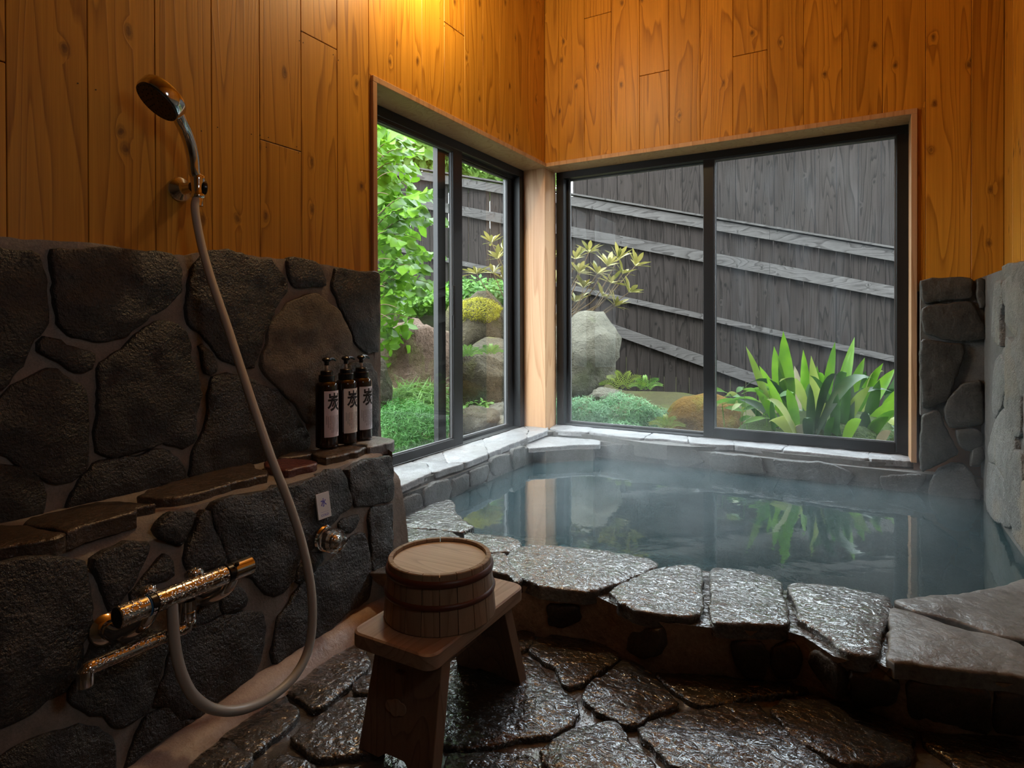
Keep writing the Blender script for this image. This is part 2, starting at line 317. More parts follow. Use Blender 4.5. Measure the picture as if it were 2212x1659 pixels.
# ================================================================ stones
def resample(q,step):
    # q list of 2d Vectors (closed); Chaikin once, then resample by length
    r=[]
    n=len(q)
    for i in range(n):
        a=q[i];b=q[(i+1)%n]; r.append(a*.93+b*.07); r.append(a*.07+b*.93)
    L=[(r[(i+1)%len(r)]-r[i]).length for i in range(len(r))]; T=sum(L); k=max(14,min(90,int(T/step))); out=[]; i=0; acc=0
    for j in range(k):
        t=T*j/k
        while acc+L[i]<t: acc+=L[i]; i+=1
        out.append(r[i].lerp(r[(i+1)%len(r)],(t-acc)/max(L[i],1e-9)))
    return out
def stone(p3,n,mat,parent,name='stone',h=.018,depth=.012,step=.016,edge=.007,jit=.0022,bulge=.004,rough=.0015,label=None,inner=3,seed=None,thick=None,grow=.003):
    n=Vector(n).normalized(); c=sum(p3,Vector())/len(p3)
    ex=n.orthogonal().normalized(); ey=n.cross(ex)
    q=[Vector(((p-c).dot(ex),(p-c).dot(ey))) for p in p3]
    A=sum(q[i].x*q[(i+1)%len(q)].y-q[(i+1)%len(q)].x*q[i].y for i in range(len(q)))
    if A<0: q.reverse()
    q=resample(q,step); k=len(q)
    sd=c.x*13.7+c.y*7.1+c.z*3.3
    nrm=[]
    for i in range(k):
        t=(q[(i+1)%k]-q[i-1]); t.normalize(); nrm.append(Vector((t.y,-t.x)))
    q=[q[i]+nrm[i]*jit*2*noise.noise(Vector((q[i].x*45+sd,q[i].y*45,sd))) + nrm[i]*jit*2.2*noise.noise(Vector((q[i].x*14+sd,q[i].y*14,sd+5))) for i in range(k)]
    if grow: q=[q[i]+nrm[i]*grow for i in range(k)]
    rings=[]
    def ring(f,z,js=0): 
        rings.append([(f(i),z+js*noise.noise(Vector((q[i].x*60+sd,q[i].y*60,z*9)))) for i in range(k)])
    ring(lambda i:q[i]+nrm[i]*.001,-depth)
    if thick: ring(lambda i:q[i]+nrm[i]*(.003*noise.noise(Vector((q[i].x*70,q[i].y*70,sd)))),-depth*.5); ring(lambda i:q[i]+nrm[i]*(.004*noise.noise(Vector((q[i].x*80,q[i].y*60,sd+3)))),(h-edge)*.3)
    ring(lambda i:q[i]+nrm[i]*.0005,h-edge,rough)
    ring(lambda i:q[i]-nrm[i]*edge*.35,h-edge*.3,rough)
    ring(lambda i:q[i]-nrm[i]*edge*1.2,h,rough*1.5)
    top=[q[i]-nrm[i]*edge*1.2 for i in range(k)]
    b=MB(); v=[]
    for rg in rings:
        for p,z in rg: v.append(c+ex*p.x+ey*p.y+n*z)
    f=[]
    for r in range(len(rings)-1):
        for i in range(k): f.append((r*k+i,r*k+(i+1)%k,(r+1)*k+(i+1)%k,(r+1)*k+i))
    base=(len(rings)-1)*k
    xs=[p.x for p in top]; ys=[p.y for p in top]; gs=max(step*1.15,math.sqrt((max(xs)-min(xs))*(max(ys)-min(ys))/700.0)); add=[]
    def inside(p):
        ins=False; dm=1e9
        for i in range(k):
            a_=top[i]; b_=top[(i+1)%k]
            if (a_.y>p.y)!=(b_.y>p.y) and p.x<(b_.x-a_.x)*(p.y-a_.y)/(b_.y-a_.y)+a_.x: ins=not ins
            d=(a_-p).length
            if d<dm: dm=d
        return dm if ins else -1
    yy=min(ys)+gs*.5; row=0
    while yy<max(ys):
        xx=min(xs)+(gs*.5 if row%2 else 0)
        while xx<max(xs):
            p=Vector((xx+gs*.25*noise.noise(Vector((xx*90,yy*90,sd))),yy+gs*.25*noise.noise(Vector((xx*90,yy*90,sd+7)))))
            dm=inside(p)
            if dm>gs*.6: add.append((p,dm))
            xx+=gs
        yy+=gs*.87; row+=1
    co=top+[p for p,_ in add]
    r_=geometry.delaunay_2d_cdt(co,[],[list(range(k))],1,1e-7)
    vo,_,fo,ov=r_[0],r_[1],r_[2],r_[3]
    mp=[]
    nv0=len(v)
    for i,p in enumerate(vo):
        og=ov[i][0] if len(ov[i]) else -1
        if 0<=og<k: mp.append(base+og); continue
        dm=add[og-k][1] if og>=k else gs
        P3=Vector((p.x,p.y,sd))
        z=h+bulge*min(1,dm/.05)+rough*2.6*noise.noise(P3*16)+rough*1.3*noise.noise(P3*48)
        v.append(c+ex*p.x+ey*p.y+n*z); mp.append(len(v)-1)
    for q_ in fo: f.append(tuple(mp[i] for i in q_))
    b.add(v,f)
    return b.build(name,MT[mat] if isinstance(mat,str) else mat,parent,smooth=math.radians(50),origin=c,label=label)
def trace(s,fr,fn): return [fn(x,y) for x,y in pts(s,fr)]
# ================================================================ left wall
YL=-1.376   # left jamb of the side window
TOPZ=2.75
wl=MB().box((-.16,-4.2,-.1),(-.012,YL-.022,TOPZ)).box((-.16,YL-.012,1.75),(-.012,.02,TOPZ)).box((-.16,YL-.012,-.5),(-.012,.02,.215))
wall_left=wl.build('wall_left',plain('wall_backing',(.12,.06,.03),.8),kind='structure')
def plankY(y0,y1,z0,z1,x=0.0,par=None):
    return MB().box((x-.012,y0+.0006,z0),(x,y1-.0006,z1),.0014).build('plank',MT['wallwood'],par,origin=(x,(y0+y1)/2,z0))
bz={-.0:0}
butts={(-2.6255):1.359,(-1.8635):1.362,(-1.711):1.741,(-.949):2.097,(-3.2355):1.9}
y=-2.473-.1525*8
while y<-.02:
    y1=min(y+.1525,0.0); y1=0.0 if y1>-.04 else y1
    zb=.40
    bt=[v for k,v in butts.items() if abs(k-y)<.02]
    segs=[]
    if y1<=YL-.01 or y<YL-.02 and y1<=YL+.0: segs=[(zb,TOPZ)]
    elif y<YL: segs=[(1.714,TOPZ)]
    else: segs=[(1.7125,TOPZ)]
    if y<YL<y1: # plank beside the casing
        plankY(y,YL-.0225,zb,1.714,par=wall_left)
    for a,b in segs:
        for t in bt:
            if a<t<b:
                plankY(y,y1,a,t-.0012,par=wall_left); a=t+.0012
        plankY(y,y1,a,b,par=wall_left)
    y=y1
# nails beside the butt joints
nl=MB()
for (px,py) in [(647,88),(655,92),(720,118),(731,130),(562,292),(575,318),(641,317),(645,330),(652,68),(950,40),(960,56),(991,66),(1001,84),(168,180),(207,194),(435,283),(470,275),(543,290),(580,297)]:
    p=at(px,py,0,0); nl.lathe([(.0016,-.001),(.0016,.0006)],8,Zto(p,(1,0,0)))
nl.build('nail_heads',MT['rubber'],wall_left,kind='stuff')
# stone wainscot above the ledge
topline=pts('-260,500 0,512 100,519 200,524 300,541 400,553 430,545 480,541 540,551 590,558 640,560 700,571 760,583 817,590')
tw=[at(x,y,0,.02) for x,y in topline]
def zt(y):
    for a,b in zip(tw,tw[1:]):
        if a.y<=y<=b.y: t=(y-a.y)/(b.y-a.y); return a.z+(b.z-a.z)*t
    return tw[0].z if y<tw[0].y else tw[-1].z
def grid(fn,nu,nv,name,mat,par,flip=False,**k):
    b=MB(); v=[fn(i/(nu),j/(nv)) for i in range(nu+1) for j in range(nv+1)]
    f=[]
    for i in range(nu):
        for j in range(nv):
            a=i*(nv+1)+j; q=(a,a+1,a+nv+2,a+nv+1); f.append(q[::-1] if flip else q)
    b.add(v,f); return b.build(name,mat,par,smooth=math.radians(60),**k)
def nz(p,s=1.0): return noise.noise(Vector(p)*s)
def lm(u,v):
    y=-3.9+(YL+3.9)*u; zz=zt(y)+.004*nz((y*30,0,0))
    if v<.93:
        z=.36+(zz-.36)*v/.93; x=.022+.006*nz((0,y,z),11)+.002*nz((0,y,z),50)
    else: t=(v-.93)/.07; z=zz; x=.022*(1-t)-.002
    return (x,y,z)
grid(lm,220,44,'mortar',MT['mortar'],wall_left,flip=True)
MB().box((-.004,YL-.03,.36),(.022,YL-.0005,1.0)).build('mortar',MT['mortar'],wall_left)
fU=lambda x,y:at(x,y,0,.028)
NX=(1,0,0)
for s,fr in [
 ('-200,85 60,100 185,115 215,190 235,260 245,400 230,520 170,565 140,650 80,720 40,790 0,830 -200,900',Z0),
 ('270,110 300,95 550,92 900,125 955,180 960,260 965,310 910,370 800,440 720,500 650,560 600,575 370,560 320,490 300,420 285,300',Z0),
 ('235,565 310,580 500,665 480,730 430,740 330,680 205,640 210,590',Z0),
 ('620,650 720,560 850,475 940,490 980,520 1000,600 1015,680 1050,760 1060,870 1030,1000 1030,1100 980,1155 860,1110 760,1160 600,1190 530,1175 515,1120 520,900 515,740 540,700',Z0),
 ('230,215 330,205 470,215 560,255 720,290 850,305 930,300 980,390 1075,510 1085,640 1040,710 960,830 920,960 870,1050 825,1110 820,1210 790,1330 750,1420 740,1490 620,1480 560,1430 470,1400 400,1380 340,1290 250,1160 130,1060 60,1010 10,900 20,800 50,560 70,400 150,330',ZB),
 ('1110,295 1200,295 1380,325 1480,390 1520,500 1510,590 1180,600 1140,480 1105,370',ZB),
 ('1630,420 1680,400 1900,440 2095,460 2095,1310 1960,1320 1850,1220 1820,1130 1730,920 1640,760 1590,620 1600,540',ZB),
 ('1790,30 1900,10 2000,40 2060,130 2085,300 2085,820 1990,840 1800,860 1700,860 1700,500 1740,200',ZD),
 ('310,160 420,130 500,150 620,160 760,210 880,260 1000,330 1080,430 1180,560 1280,700 1340,800 1320,930 1100,1030 900,1060 820,1090 500,1170 100,1260 50,1230 60,1100 110,960 200,700 240,450 280,280',ZD),
 ('140,1220 200,1250 300,1360 350,1470 340,1500 240,1560 220,1500 180,1350',ZB),
 ('220,740 240,730 300,745 340,780 430,820 450,930 470,1000 465,1100 460,1230 440,1290 330,1340 200,1290 60,1210 0,1180 -150,1150 -150,960 0,910 60,830 150,780',Z0),
 ('500,1225 600,1210 750,1190 870,1165 940,1210 975,1270 975,1310 800,1370 600,1430 380,1480 350,1475 360,1440 400,1370 450,1290',Z0),
 ('-150,1250 0,1250 100,1260 180,1280 215,1360 240,1430 235,1500 100,1550 -150,1620',Z0)]:
    stone(trace(s,fr,fU),NX,'stonedark',wall_left,h=.007,depth=.016,step=.014,edge=.004,jit=.003,bulge=.006,rough=.003)
s7=trace('1340,680 1430,690 1500,760 1640,860 1700,960 1790,1110 1800,1200 1740,1350 1690,1480 1660,1560',ZB,fU)+trace('1640,400 1500,600 1400,680 1330,660 1250,560 1230,500 1180,440 1110,370 960,230',ZD,fU)+trace('900,1560 830,1480 820,1370 890,1200 910,1030 1050,860 1110,780',ZB,fU)
stone(s7,NX,'stonelight',wall_left,h=.009,depth=.016,step=.014,edge=.004,jit=.003,bulge=.006,rough=.003,label='pale tan rough stone in the dark wall')
# ---- lower wall: battered face, ledge, fillet
PB=Vector((.29,0,.42)); NB=Vector((1,0,1/6.0)).normalized()
fB=lambda x,y:pl(x,y,PB,NB)
XB=lambda z:.29+(.42-z)/6.0
ledge=trace('-260,1262 -60,1215 100,1168 240,1130 390,1098 520,1065 640,1045 760,998 848,962',P,lambda x,y:at(x,y,2,.43))
ly=[p.y for p in ledge]; lx=[p.x for p in ledge]
def lfx(y): return float(np.interp(y,ly,lx))
YE=-1.60
def lowm(u,v):
    y=-3.9+(YE+3.9)*u
    if v<.2:
        t=v/.2; return (.02+(lfx(y)-.018-.02)*t, y+ (0.16*(1-t) if u>.999 else 0), .424+.003*nz((t*.3,y,0),25))
    t=(v-.2)/.8; z=.424*(1-t)-.03*t; x0=lfx(y)-.018; x1=XB(z); w=max(0,1-t*6)
    return (x1*(1-w)+min(x0,x1)*w+.007*nz((0,y,z),10)+.002*nz((0,y,z),45), y, z)
grid(lowm,200,40,'mortar',MT['mortar'],wall_left,flip=False)
MB().add([(-.0,-1.44,-.5),(-.0,-1.44,.424),(.02,-1.44,.424),(.27,YE,.424),(.27,YE,.30),(.36,YE,-.03),(.36,YE,-.5)],[(0,1,2,3,4,5,6)]).build('mortar',MT['mortar'],wall_left)
fL=lambda x,y:at(x,y,2,.436)
for s,fr,m in [
 ('-300,420 0,310 230,320 430,350 640,385 700,410 610,450 400,490 0,560 -300,640',ZE,'ledge'),
 ('270,290 340,240 500,190 720,140 900,90 1050,55 1700,80 1500,120 1450,170 1380,185 1250,220 950,300 740,385 700,380 600,350',ZE,'ledge'),
 ('-520,1500 -390,1430 -10,1310 200,1250 500,1180 720,1140 760,1190 880,1220 890,1270 780,1290 560,1340 420,1380 200,1450 0,1490 -110,1515 -300,1530',ZD,'ledge'),
 ('860,1120 1100,1080 1330,1100 1440,1130 1400,1150 1120,1215 1060,1210 980,1190 880,1170',ZD,'ledgered'),
 ('1150,1020 1340,985 1500,985 1340,1040 1200,1060 1000,1080',ZD,'ledge'),
 ('1370,1010 1500,965 1700,935 1960,960 1900,990 1850,1010 1700,1045 1520,1085 1480,1070',ZD,'ledge'),
 ('1960,850 2050,836 2240,872 2255,900 2100,935 1990,965 1960,930 1900,920 1700,925',ZD,'sill')]:
    stone(trace(s,fr,fL),(0,0,1),m,wall_left,name='ledge_stone',h=.008,depth=.026,step=.012,edge=.004,jit=.003,bulge=.001,rough=.001,thick=True)
for s,fr in [
 ('-200,520 30,540 150,505 430,520 460,640 480,780 490,850 430,960 400,1100 320,1210 200,1290 0,1400 -200,1500',Z2),
 ('500,500 570,470 690,420 780,420 790,450 740,560 690,650 620,740 580,770 560,720 530,620 500,540',Z2),
 ('870,480 905,510 910,600 880,620 760,660 690,730 680,720 750,620 820,530',Z2),
 ('835,330 880,270 930,250 1030,265 1000,340 960,430 930,420 860,390 820,350',Z2),
 ('1070,275 1100,250 1120,350 1160,420 1185,500 1190,560 1000,580 980,550 975,480 1000,420 1040,340',Z2),
 ('330,240 480,190 780,130 960,85 1100,60 1290,5 1450,-55 1560,-115 1670,-125 1710,-85 1740,35 1790,190 1800,255 1640,370 1570,450 1430,540 1400,690 1300,770 1230,830 1190,960 1180,1060 1080,1180 960,1240 860,1190 800,1120 720,1050 600,1010 440,850 400,700 330,560 290,400 290,290',ZF),
 ('1745,-130 1850,-177 2000,-227 2235,-280 2240,190 2000,260 1830,280 1800,140 1765,0',ZF),
 ('1640,470 1730,390 1860,360 1880,400 1850,480 1790,560 1700,560',ZF),
 ('1990,290 2150,270 2235,245 2235,800 2180,900 2100,1060 2050,1080 2020,950 2010,700 1990,500',ZF),
 ('1620,800 1800,590 1930,560 1960,700 1990,900 2000,1130 1980,1270 1800,1390 1560,1600 1350,1745 1250,1825 1100,1910 1020,1990 960,1990 940,1850 950,1650 1000,1480 1100,1340 1170,1210 1300,1080 1480,920',ZF),
 ('1330,770 1480,760 1500,850 1390,970 1270,1040 1200,1110 1230,950',ZF),
 ('380,1160 520,1130 600,1170 650,1260 660,1330 600,1370 400,1430 380,1380 370,1250',ZF),
 ('1130,830 1200,800 1390,785 1405,860 1390,960 1355,1080 1310,1150 1220,1210 1130,1280 1060,1340 960,1350 870,1280 790,1300 860,1130 900,1000 940,930 1020,880',Z2),
 ('770,1345 880,1300 960,1370 1040,1360 960,1410 860,1450 760,1530 690,1600 655,1640 690,1540 725,1440',Z2),
 ('500,930 600,920 860,880 890,960 860,1050 830,1160 800,1250 770,1310 700,1360 640,1390 580,1370 440,1310 380,1260 360,1230 400,1180 420,1090 460,1000',Z2),
 ('0,1560 120,1490 250,1430 400,1390 500,1400 560,1430 590,1480 600,1560 600,1700 -100,1700 -200,1600',Z2),
 ('1060,720 1140,740 1150,800 1100,840 1000,880 980,850 1050,790',Z2)]:
    stone(trace(s,fr,fB),NB,'stonelow',wall_left,h=.009,depth=.016,step=.012,bulge=.005,rough=.0028,edge=.004,jit=.003)
# mortar fillet at the foot of the wall
ft=trace('-100,1930 100,1790 300,1650 400,1578 440,1552 480,1520 539,1472 599,1440 649,1403 718,1363 768,1329 800,1310 846,1288',P,fB)
fb=trace('-10,1950 150,1840 330,1715 409,1659 450,1628 480,1601 531,1566 599,1518 639,1486 678,1456 710,1436 764,1397 850,1340',P,lambda x,y:at(x,y,2,.004))
b=MB(); K=8
for a,c_ in zip(ft,fb):
    for j in range(K+1):
        t=j/K; p=a.lerp(c_,t); p.z=max(p.z,.0)+.012*math.sin(t*math.pi)+.010*(1-t)+.002*nz(p,40); b.v.append(tuple(p))
for i in range(len(ft)-1):
    for j in range(K): a=i*(K+1)+j; b.f.append((a,a+K+1,a+K+2,a+1))
b.build('baseboard_left',MT['moulding'],smooth=True,kind='structure')
# ================================================================ back wall
def bx(a): return a
WR=1.712 # right jamb
wall_back=MB().box((-.16,.012,1.75),(2.25,.16,TOPZ)).box((WR+.012,.012,-.5),(2.25,.16,1.75)).box((-.16,.012,-.5),(WR+.012,.16,.2)).build('wall_back',plain('wall_backing_back',(.12,.06,.03),.8),kind='structure')
def plankX(x0,x1,z0,z1,par,y=0.0):
    return MB().box((x0+.0006,y,z0),(x1-.0006,y+.012,z1),.0014).build('plank',MT['wallwood'],par,origin=((x0+x1)/2,y,z0))
bb={.5430:at(1413,158,1,0).z,1.0005:at(1620,115,1,0).z,.2380:at(1290,33,1,0).z,1.458:2.30,.8480:2.45}
edges=[0.0,.0855]+[.238+.1525*k for k in range(12)]+[2.02]
for x0,x1 in zip(edges,edges[1:]):
    bt=[v for k,v in bb.items() if abs(k-x0)<.02]
    lo=1.7125
    if x0>WR: lo=.95
    if x0<WR<x1: plankX(WR+.0225,x1,.95,1.7125,wall_back)
    a=lo
    for t in bt:
        plankX(x0,x1,a,t-.0012,wall_back); a=t+.0012
    plankX(x0,x1,a,TOPZ,wall_back)
# right wall, ceiling, wall behind the camera
OY0,OY1,OZ0,OZ1=-2.70,-2.42,1.26,1.66   # opening beside the camera, outside the frame
wall_right=MB().box((2.032,-4.2,-.5),(2.2,.16,OZ0)).box((2.032,-4.2,OZ1),(2.2,.16,TOPZ)).box((2.032,-4.2,OZ0),(2.2,OY0,OZ1)).box((2.032,OY1,OZ0),(2.2,.16,OZ1)).build('wall_right',plain('wall_backing_right',(.12,.06,.03),.8),kind='structure')
y=0.0
while y>-4.1:
    for z0_,z1_ in ([(.9,OZ0),(OZ1,TOPZ)] if (y>OY0 and y-.1525<OY1) else [(.9,TOPZ)]):
        MB().box((2.02,y-.1525+.0006,z0_),(2.032,y-.0006,z1_),.0014).build('plank',MT['wallwood'],wall_right,origin=(2.02,y-.076,z0_))
    y-=.1525
MB().box((-.2,-4.3,TOPZ),(2.3,.3,TOPZ+.1)).build('ceiling',MT['wallwood'],kind='structure')
MB().box((-.2,-4.3,-.2),(2.3,-4.2,TOPZ)).build('wall_front',MT['mortargrey'],kind='structure')
# eaves over the two windows, seen only by the light
# back column stones (right of the window) and under the sill
MB().box((WR+.03,-.062,.94-.5),(1.955,.012,.985)).box((.0,-.048,-.5),(2.0,.012,.20)).build('mortar',MT['mortargrey'],wall_back)
fC=lambda x,y:at(x,y,1,-.068); NY=(0,-1,0)
for s,fr in [
 ('160,340 300,312 500,305 700,312 700,400 690,520 500,535 300,560 190,590 155,500',R7),
 ('170,640 300,600 680,570 730,640 780,720 820,800 850,960 600,985 400,970 190,910 165,760',R7),
 ('155,980 300,1000 590,1030 620,1110 560,1300 480,1480 420,1640 300,1680 165,1725 150,1400',R7),
 ('170,230 300,180 350,200 400,330 480,500 540,640 400,730 250,790 155,840 150,600',R8),
 ('400,170 450,60 600,-100 800,-150 810,330 680,345 470,360 425,290',R8),
 ('530,400 650,385 750,390 810,450 810,560 650,620 560,560',R8),
 ('710,590 770,570 810,600 820,700 760,790 685,780',R8),
 ('760,320 830,320 840,600 800,640 760,520',R7)]:
    stone(trace(s,fr,fC),NY,'colstone',wall_back,h=.014,step=.012,bulge=.004,edge=.005)
fD=lambda x,y:at(x,y,1,-.052)
for s,fr in [('1240,975 1300,962 1390,960 1430,985 1425,1003 1330,996 1250,985',P),('1435,966 1500,972 1525,1000 1450,1010 1432,990',P),('1535,978 1640,988 1655,1022 1565,1024 1535,1008',P),
 ('1668,992 1800,1004 1845,1024 1830,1046 1690,1034',P),('-300,900 0,880 150,880 205,900 180,980 90,1050 0,1070 -250,1040',R8),('260,970 350,820 500,760 620,780 700,880 780,1020 790,1140 400,1120 240,1080',R8)]:
    stone(trace(s,fr,fD),NY,'poolwall',wall_back,h=.010,step=.012,bulge=.003,edge=.005)
# right stone wall
MB().box((1.95,-4.1,-.5),(2.032,.012,1.0)).build('mortar',MT['mortargrey'],wall_right)
fR=lambda x,y:at(x,y,0,1.946); NR=(-1,0,0)
for s,fr in [
 ('1070,170 1270,140 1600,100 1600,500 1260,440 1210,470 1160,360 1090,270',R7),
 ('1085,330 1150,360 1210,470 1230,500 1230,690 1160,640 1100,610 1080,500 1075,400',R7),
 ('990,360 1060,330 1075,560 1050,700 1045,900 1050,1050 990,1000 960,900 970,600',R7),
 ('1260,480 1600,500 1600,1500 1260,1600 1190,1500 1130,1330 1080,1100 1120,1030 1200,1000 1260,800 1240,700',R7),
 ('1050,1140 1110,1270 1130,1380 1090,1560 1060,1700 985,1830 960,1700 970,1500 985,1280 1000,1200',R7),
 ('1150,1400 1190,1530 1220,1700 1210,1780 1180,1830 1120,1750 1090,1690 1110,1550',R7),
 ('1085,160 1150,260 1200,390 1215,550 1200,800 1160,960 1110,950 1040,830 1000,770 930,740 915,620 950,450 1010,270',R8),
 ('920,760 1010,800 1100,950 1150,1030 1170,1120 1165,1460 1100,1460 950,1340 900,1260 890,1080 905,900',R8),
 ('1210,1000 1500,900 1500,1900 1300,1700 1190,1550 1180,1300',R8)]:
    stone(trace(s,fr,fR),NR,'rightstone',wall_right,h=.012,step=.012,bulge=.003,edge=.004)
# ================================================================ sills
def hp(z): return lambda x,y:at(x,y,2,z)
sillb=MB()
for nm,par,front,back in (('L',wall_left,'848,1062 870,1052 905,1041 1000,1005 1050,985 1100,970 1138,956 1180,936',None),):
    pass
FL=trace('850,1060 892,1044 926,1031 1002,1005 1047,987 1085,971 1132,954 1180,934',P,hp(.225))
v=[(-.2,FL[0].y-.3,.225),(-.2,.02,.225),(.09,.02,.225)]+[(p.x-.008,p.y,.225) for p in reversed(FL)]+[(FL[0].x-.01,FL[0].y-.3,.225)]
def prism(v,z0,name,mat,par,**k):
    t=geometry.tessellate_polygon([[Vector((p[0],p[1],0)) for p in v]]); n=len(v)
    b=MB().add([(p[0],p[1],p[2]) for p in v]+[(p[0],p[1],z0) for p in v],[tuple(q) for q in t]+[(i,(i+1)%n,n+(i+1)%n,n+i) for i in range(n)])
    bm=bmesh.new(); 
    vs=[bm.verts.new(q) for q in b.v]
    for q in b.f:
        try: bm.faces.new([vs[i] for i in q])
        except ValueError: pass
    bmesh.ops.recalc_face_normals(bm,faces=bm.faces); bm.verts.index_update()
    bb_=MB(); bb_.v=[tuple(q.co) for q in bm.verts]; bb_.f=[tuple(q.index for q in g.verts) for g in bm.faces]; bm.free()
    return bb_.build(name,mat,par,**k)
prism(v,.15,'sill_bed',MT['mortargrey'],wall_left)
FB=trace('1185,933 1280,940 1386,956 1440,962 1488,965 1587,967 1690,980 1800,990 1876,998 1976,1003 1992,1003',P,hp(.222))
v=[(-.02,.2,.222)]+[(p.x,p.y+.006,.222) for p in FB]+[(1.74,.2,.222)]
prism(v,.15,'sill_bed',MT['mortargrey'],wall_back)
for s in ['155,520 155,430 270,392 375,398 415,462 290,522 155,577','285,390 400,350 488,322 510,372 520,402 640,399 430,467 390,400','500,318 640,270 760,233 790,300 800,335 650,395 528,397 505,350','770,230 900,185 1040,142 1078,170 1060,225 900,290 808,333','1050,138 1200,138 1215,150 1200,175 1068,227 1088,170']:
    stone(trace(s,Z6,hp(.222)),(0,0,1),'sill',wall_left,name='sill_stone',h=.013,depth=.012,step=.012,edge=.0035,jit=.003,bulge=.001,rough=.0012,thick=True)
for s in ['140,170 200,138 330,148 388,158 342,192 200,185','392,160 560,172 700,185 632,225 500,212 348,191','708,187 865,198 876,245 760,229 642,225','875,199 985,205 1108,225 1118,262 1000,258 882,247','1114,225 1405,262 1370,290 1124,264','1413,262 1600,278 1838,299 1832,335 1500,300 1378,290','1842,299 2000,312 2105,343 2070,350 1838,336']:
    stone(trace(s,Z7,hp(.222)),(0,0,1),'sill',wall_back,name='sill_stone',h=.013,depth=.012,step=.012,edge=.0035,jit=.003,bulge=.001,rough=.0012,thick=True)
# ================================================================ windows
def sash(root,a,b,z0,z1,off,axis,sides=(.05,.05,.04,.045),glass='glass',th=.028):
    # a..b along the wall, off = distance of the sash centre outward
    s=MB(); l,r,t,bt=sides
    def bxs(u0,u1,w0,w1):
        if axis=='y': s.box((-off-th/2,u0,w0),(-off+th/2,u1,w1),.0015)
        else: s.box((u0,off-th/2,w0),(u1,off+th/2,w1),.0015)
    bxs(a,a+l,z0,z1); bxs(b-r,b,z0,z1); bxs(a+l,b-r,z1-t,z1); bxs(a+l,b-r,z0,z0+bt)
    o=s.build('sash',MT['black'],root)
    g=MB()
    if axis=='y': g.box((-off-.002,a+l-.006,z0+bt-.006),(-off+.002,b-r+.006,z1-t+.006))
    else: g.box((a+l-.006,off-.002,z0+bt-.006),(b-r+.006,off+.002,z1-t+.006))
    g2=g.build('pane',MT[glass],o)
    k=MB(); e=.004
    for (u0,u1,w0,w1) in ((a+l,a+l+e,z0+bt,z1-t),(b-r-e,b-r,z0+bt,z1-t),(a+l+e,b-r-e,z1-t-e,z1-t),(a+l+e,b-r-e,z0+bt,z0+bt+e)):
        if axis=='y': k.box((-off-.006,u0,w0),(-off+.006,u1,w1))
        else: k.box((u0,off-.006,w0),(u1,off+.006,w1))
    k.build('gasket',MT['gasket'],o)
    return o
w1=empty('window_1',(-.17,-.68,.235),kind='structure')
f=MB(); ZW0,ZW1=.226,1.69
f.box((-.215,YL,ZW1-.042),(-.135,.006,ZW1),.002).box((-.215,YL,ZW0),(-.135,.006,ZW0+.014),.002).box((-.215,-.048,ZW0+.014),(-.135,.006,ZW1-.042),.002).box((-.215,YL,ZW0+.014),(-.135,YL+.04,ZW1-.042),.002)
f.box((-.172,YL+.04,ZW1-.058),(-.168,-.048,ZW1-.042))
f.build('window_frame',MT['black'],w1)
s1=sash(w1,YL+.03,-.615,ZW0+.012,ZW1-.040,.152,'y',(.05,.075,.018,.040))
MB().box((-.1375,-.700,.86),(-.1355,-.690,1.0)).box((-.1375,-.695,.80),(-.134,-.680,1.0),.002).build('handle',MT['blackplastic'],s1)
sash(w1,-.755,-.042,ZW0+.012,ZW1-.040,.194,'y',(.06,.068,.022,.018))
w2=empty('window_2',(.86,.17,.235),kind='structure')
f=MB(); f.box((.004,.135,ZW1-.038),(WR,.215,ZW1),.002).box((.004,.135,ZW0),(WR,.215,ZW0+.016),.002).box((.004,.135,ZW0+.016),(.05,.215,ZW1-.038),.002).box((WR-.045,.135,ZW0+.016),(WR,.215,ZW1-.038),.002).build('window_frame',MT['black'],w2)
sash(w2,.03,.885,ZW0+.014,ZW1-.030,.194,'x',(.036,.05,.012,.012))
sash(w2,.832,WR-.02,ZW0+.014,ZW1-.030,.152,'x',(.052,.028,.012,.046),glass='dustglass')
w3=empty('window_3',(2.12,(OY0+OY1)/2,OZ0),kind='structure')
MB().box((2.06,OY0,OZ0),(2.14,OY1,OZ0+.03),.002).box((2.06,OY0,OZ1-.03),(2.14,OY1,OZ1),.002).box((2.06,OY0,OZ0+.03),(2.14,OY0+.03,OZ1-.03),.002).box((2.06,OY1-.03,OZ0+.03),(2.14,OY1,OZ1-.03),.002).build('window_frame',MT['black'],w3)
MB().box((2.098,OY0+.025,OZ0+.025),(2.102,OY1-.025,OZ1-.025)).build('pane',MT['glass'],w3)
# casings and corner post
MB().box((-.14,.0005,.2),(-.0005,.14,1.72),.002).build('trim_1',MT['trimwood'],kind='structure',origin=(-.07,.07,.2))
def trim(i,a,b): 
    c=[(a[k]+b[k])/2 for k in range(3)]; return MB().box(a,b,.0015).build('trim_%d'%i,MT['trimwood'],kind='structure',origin=c)
trim(2,(-.14,YL-.022,1.69),(.013,.0,1.712)); trim(3,(-.14,YL-.022,.42),(.013,YL,1.69))
trim(4,(.0135,-.013,1.69),(WR+.022,.14,1.712)); trim(5,(WR,-.013,.234),(WR+.022,.14,1.69))
trim(6,(-.14,.0002,1.69),(.0135,.14,1.712))
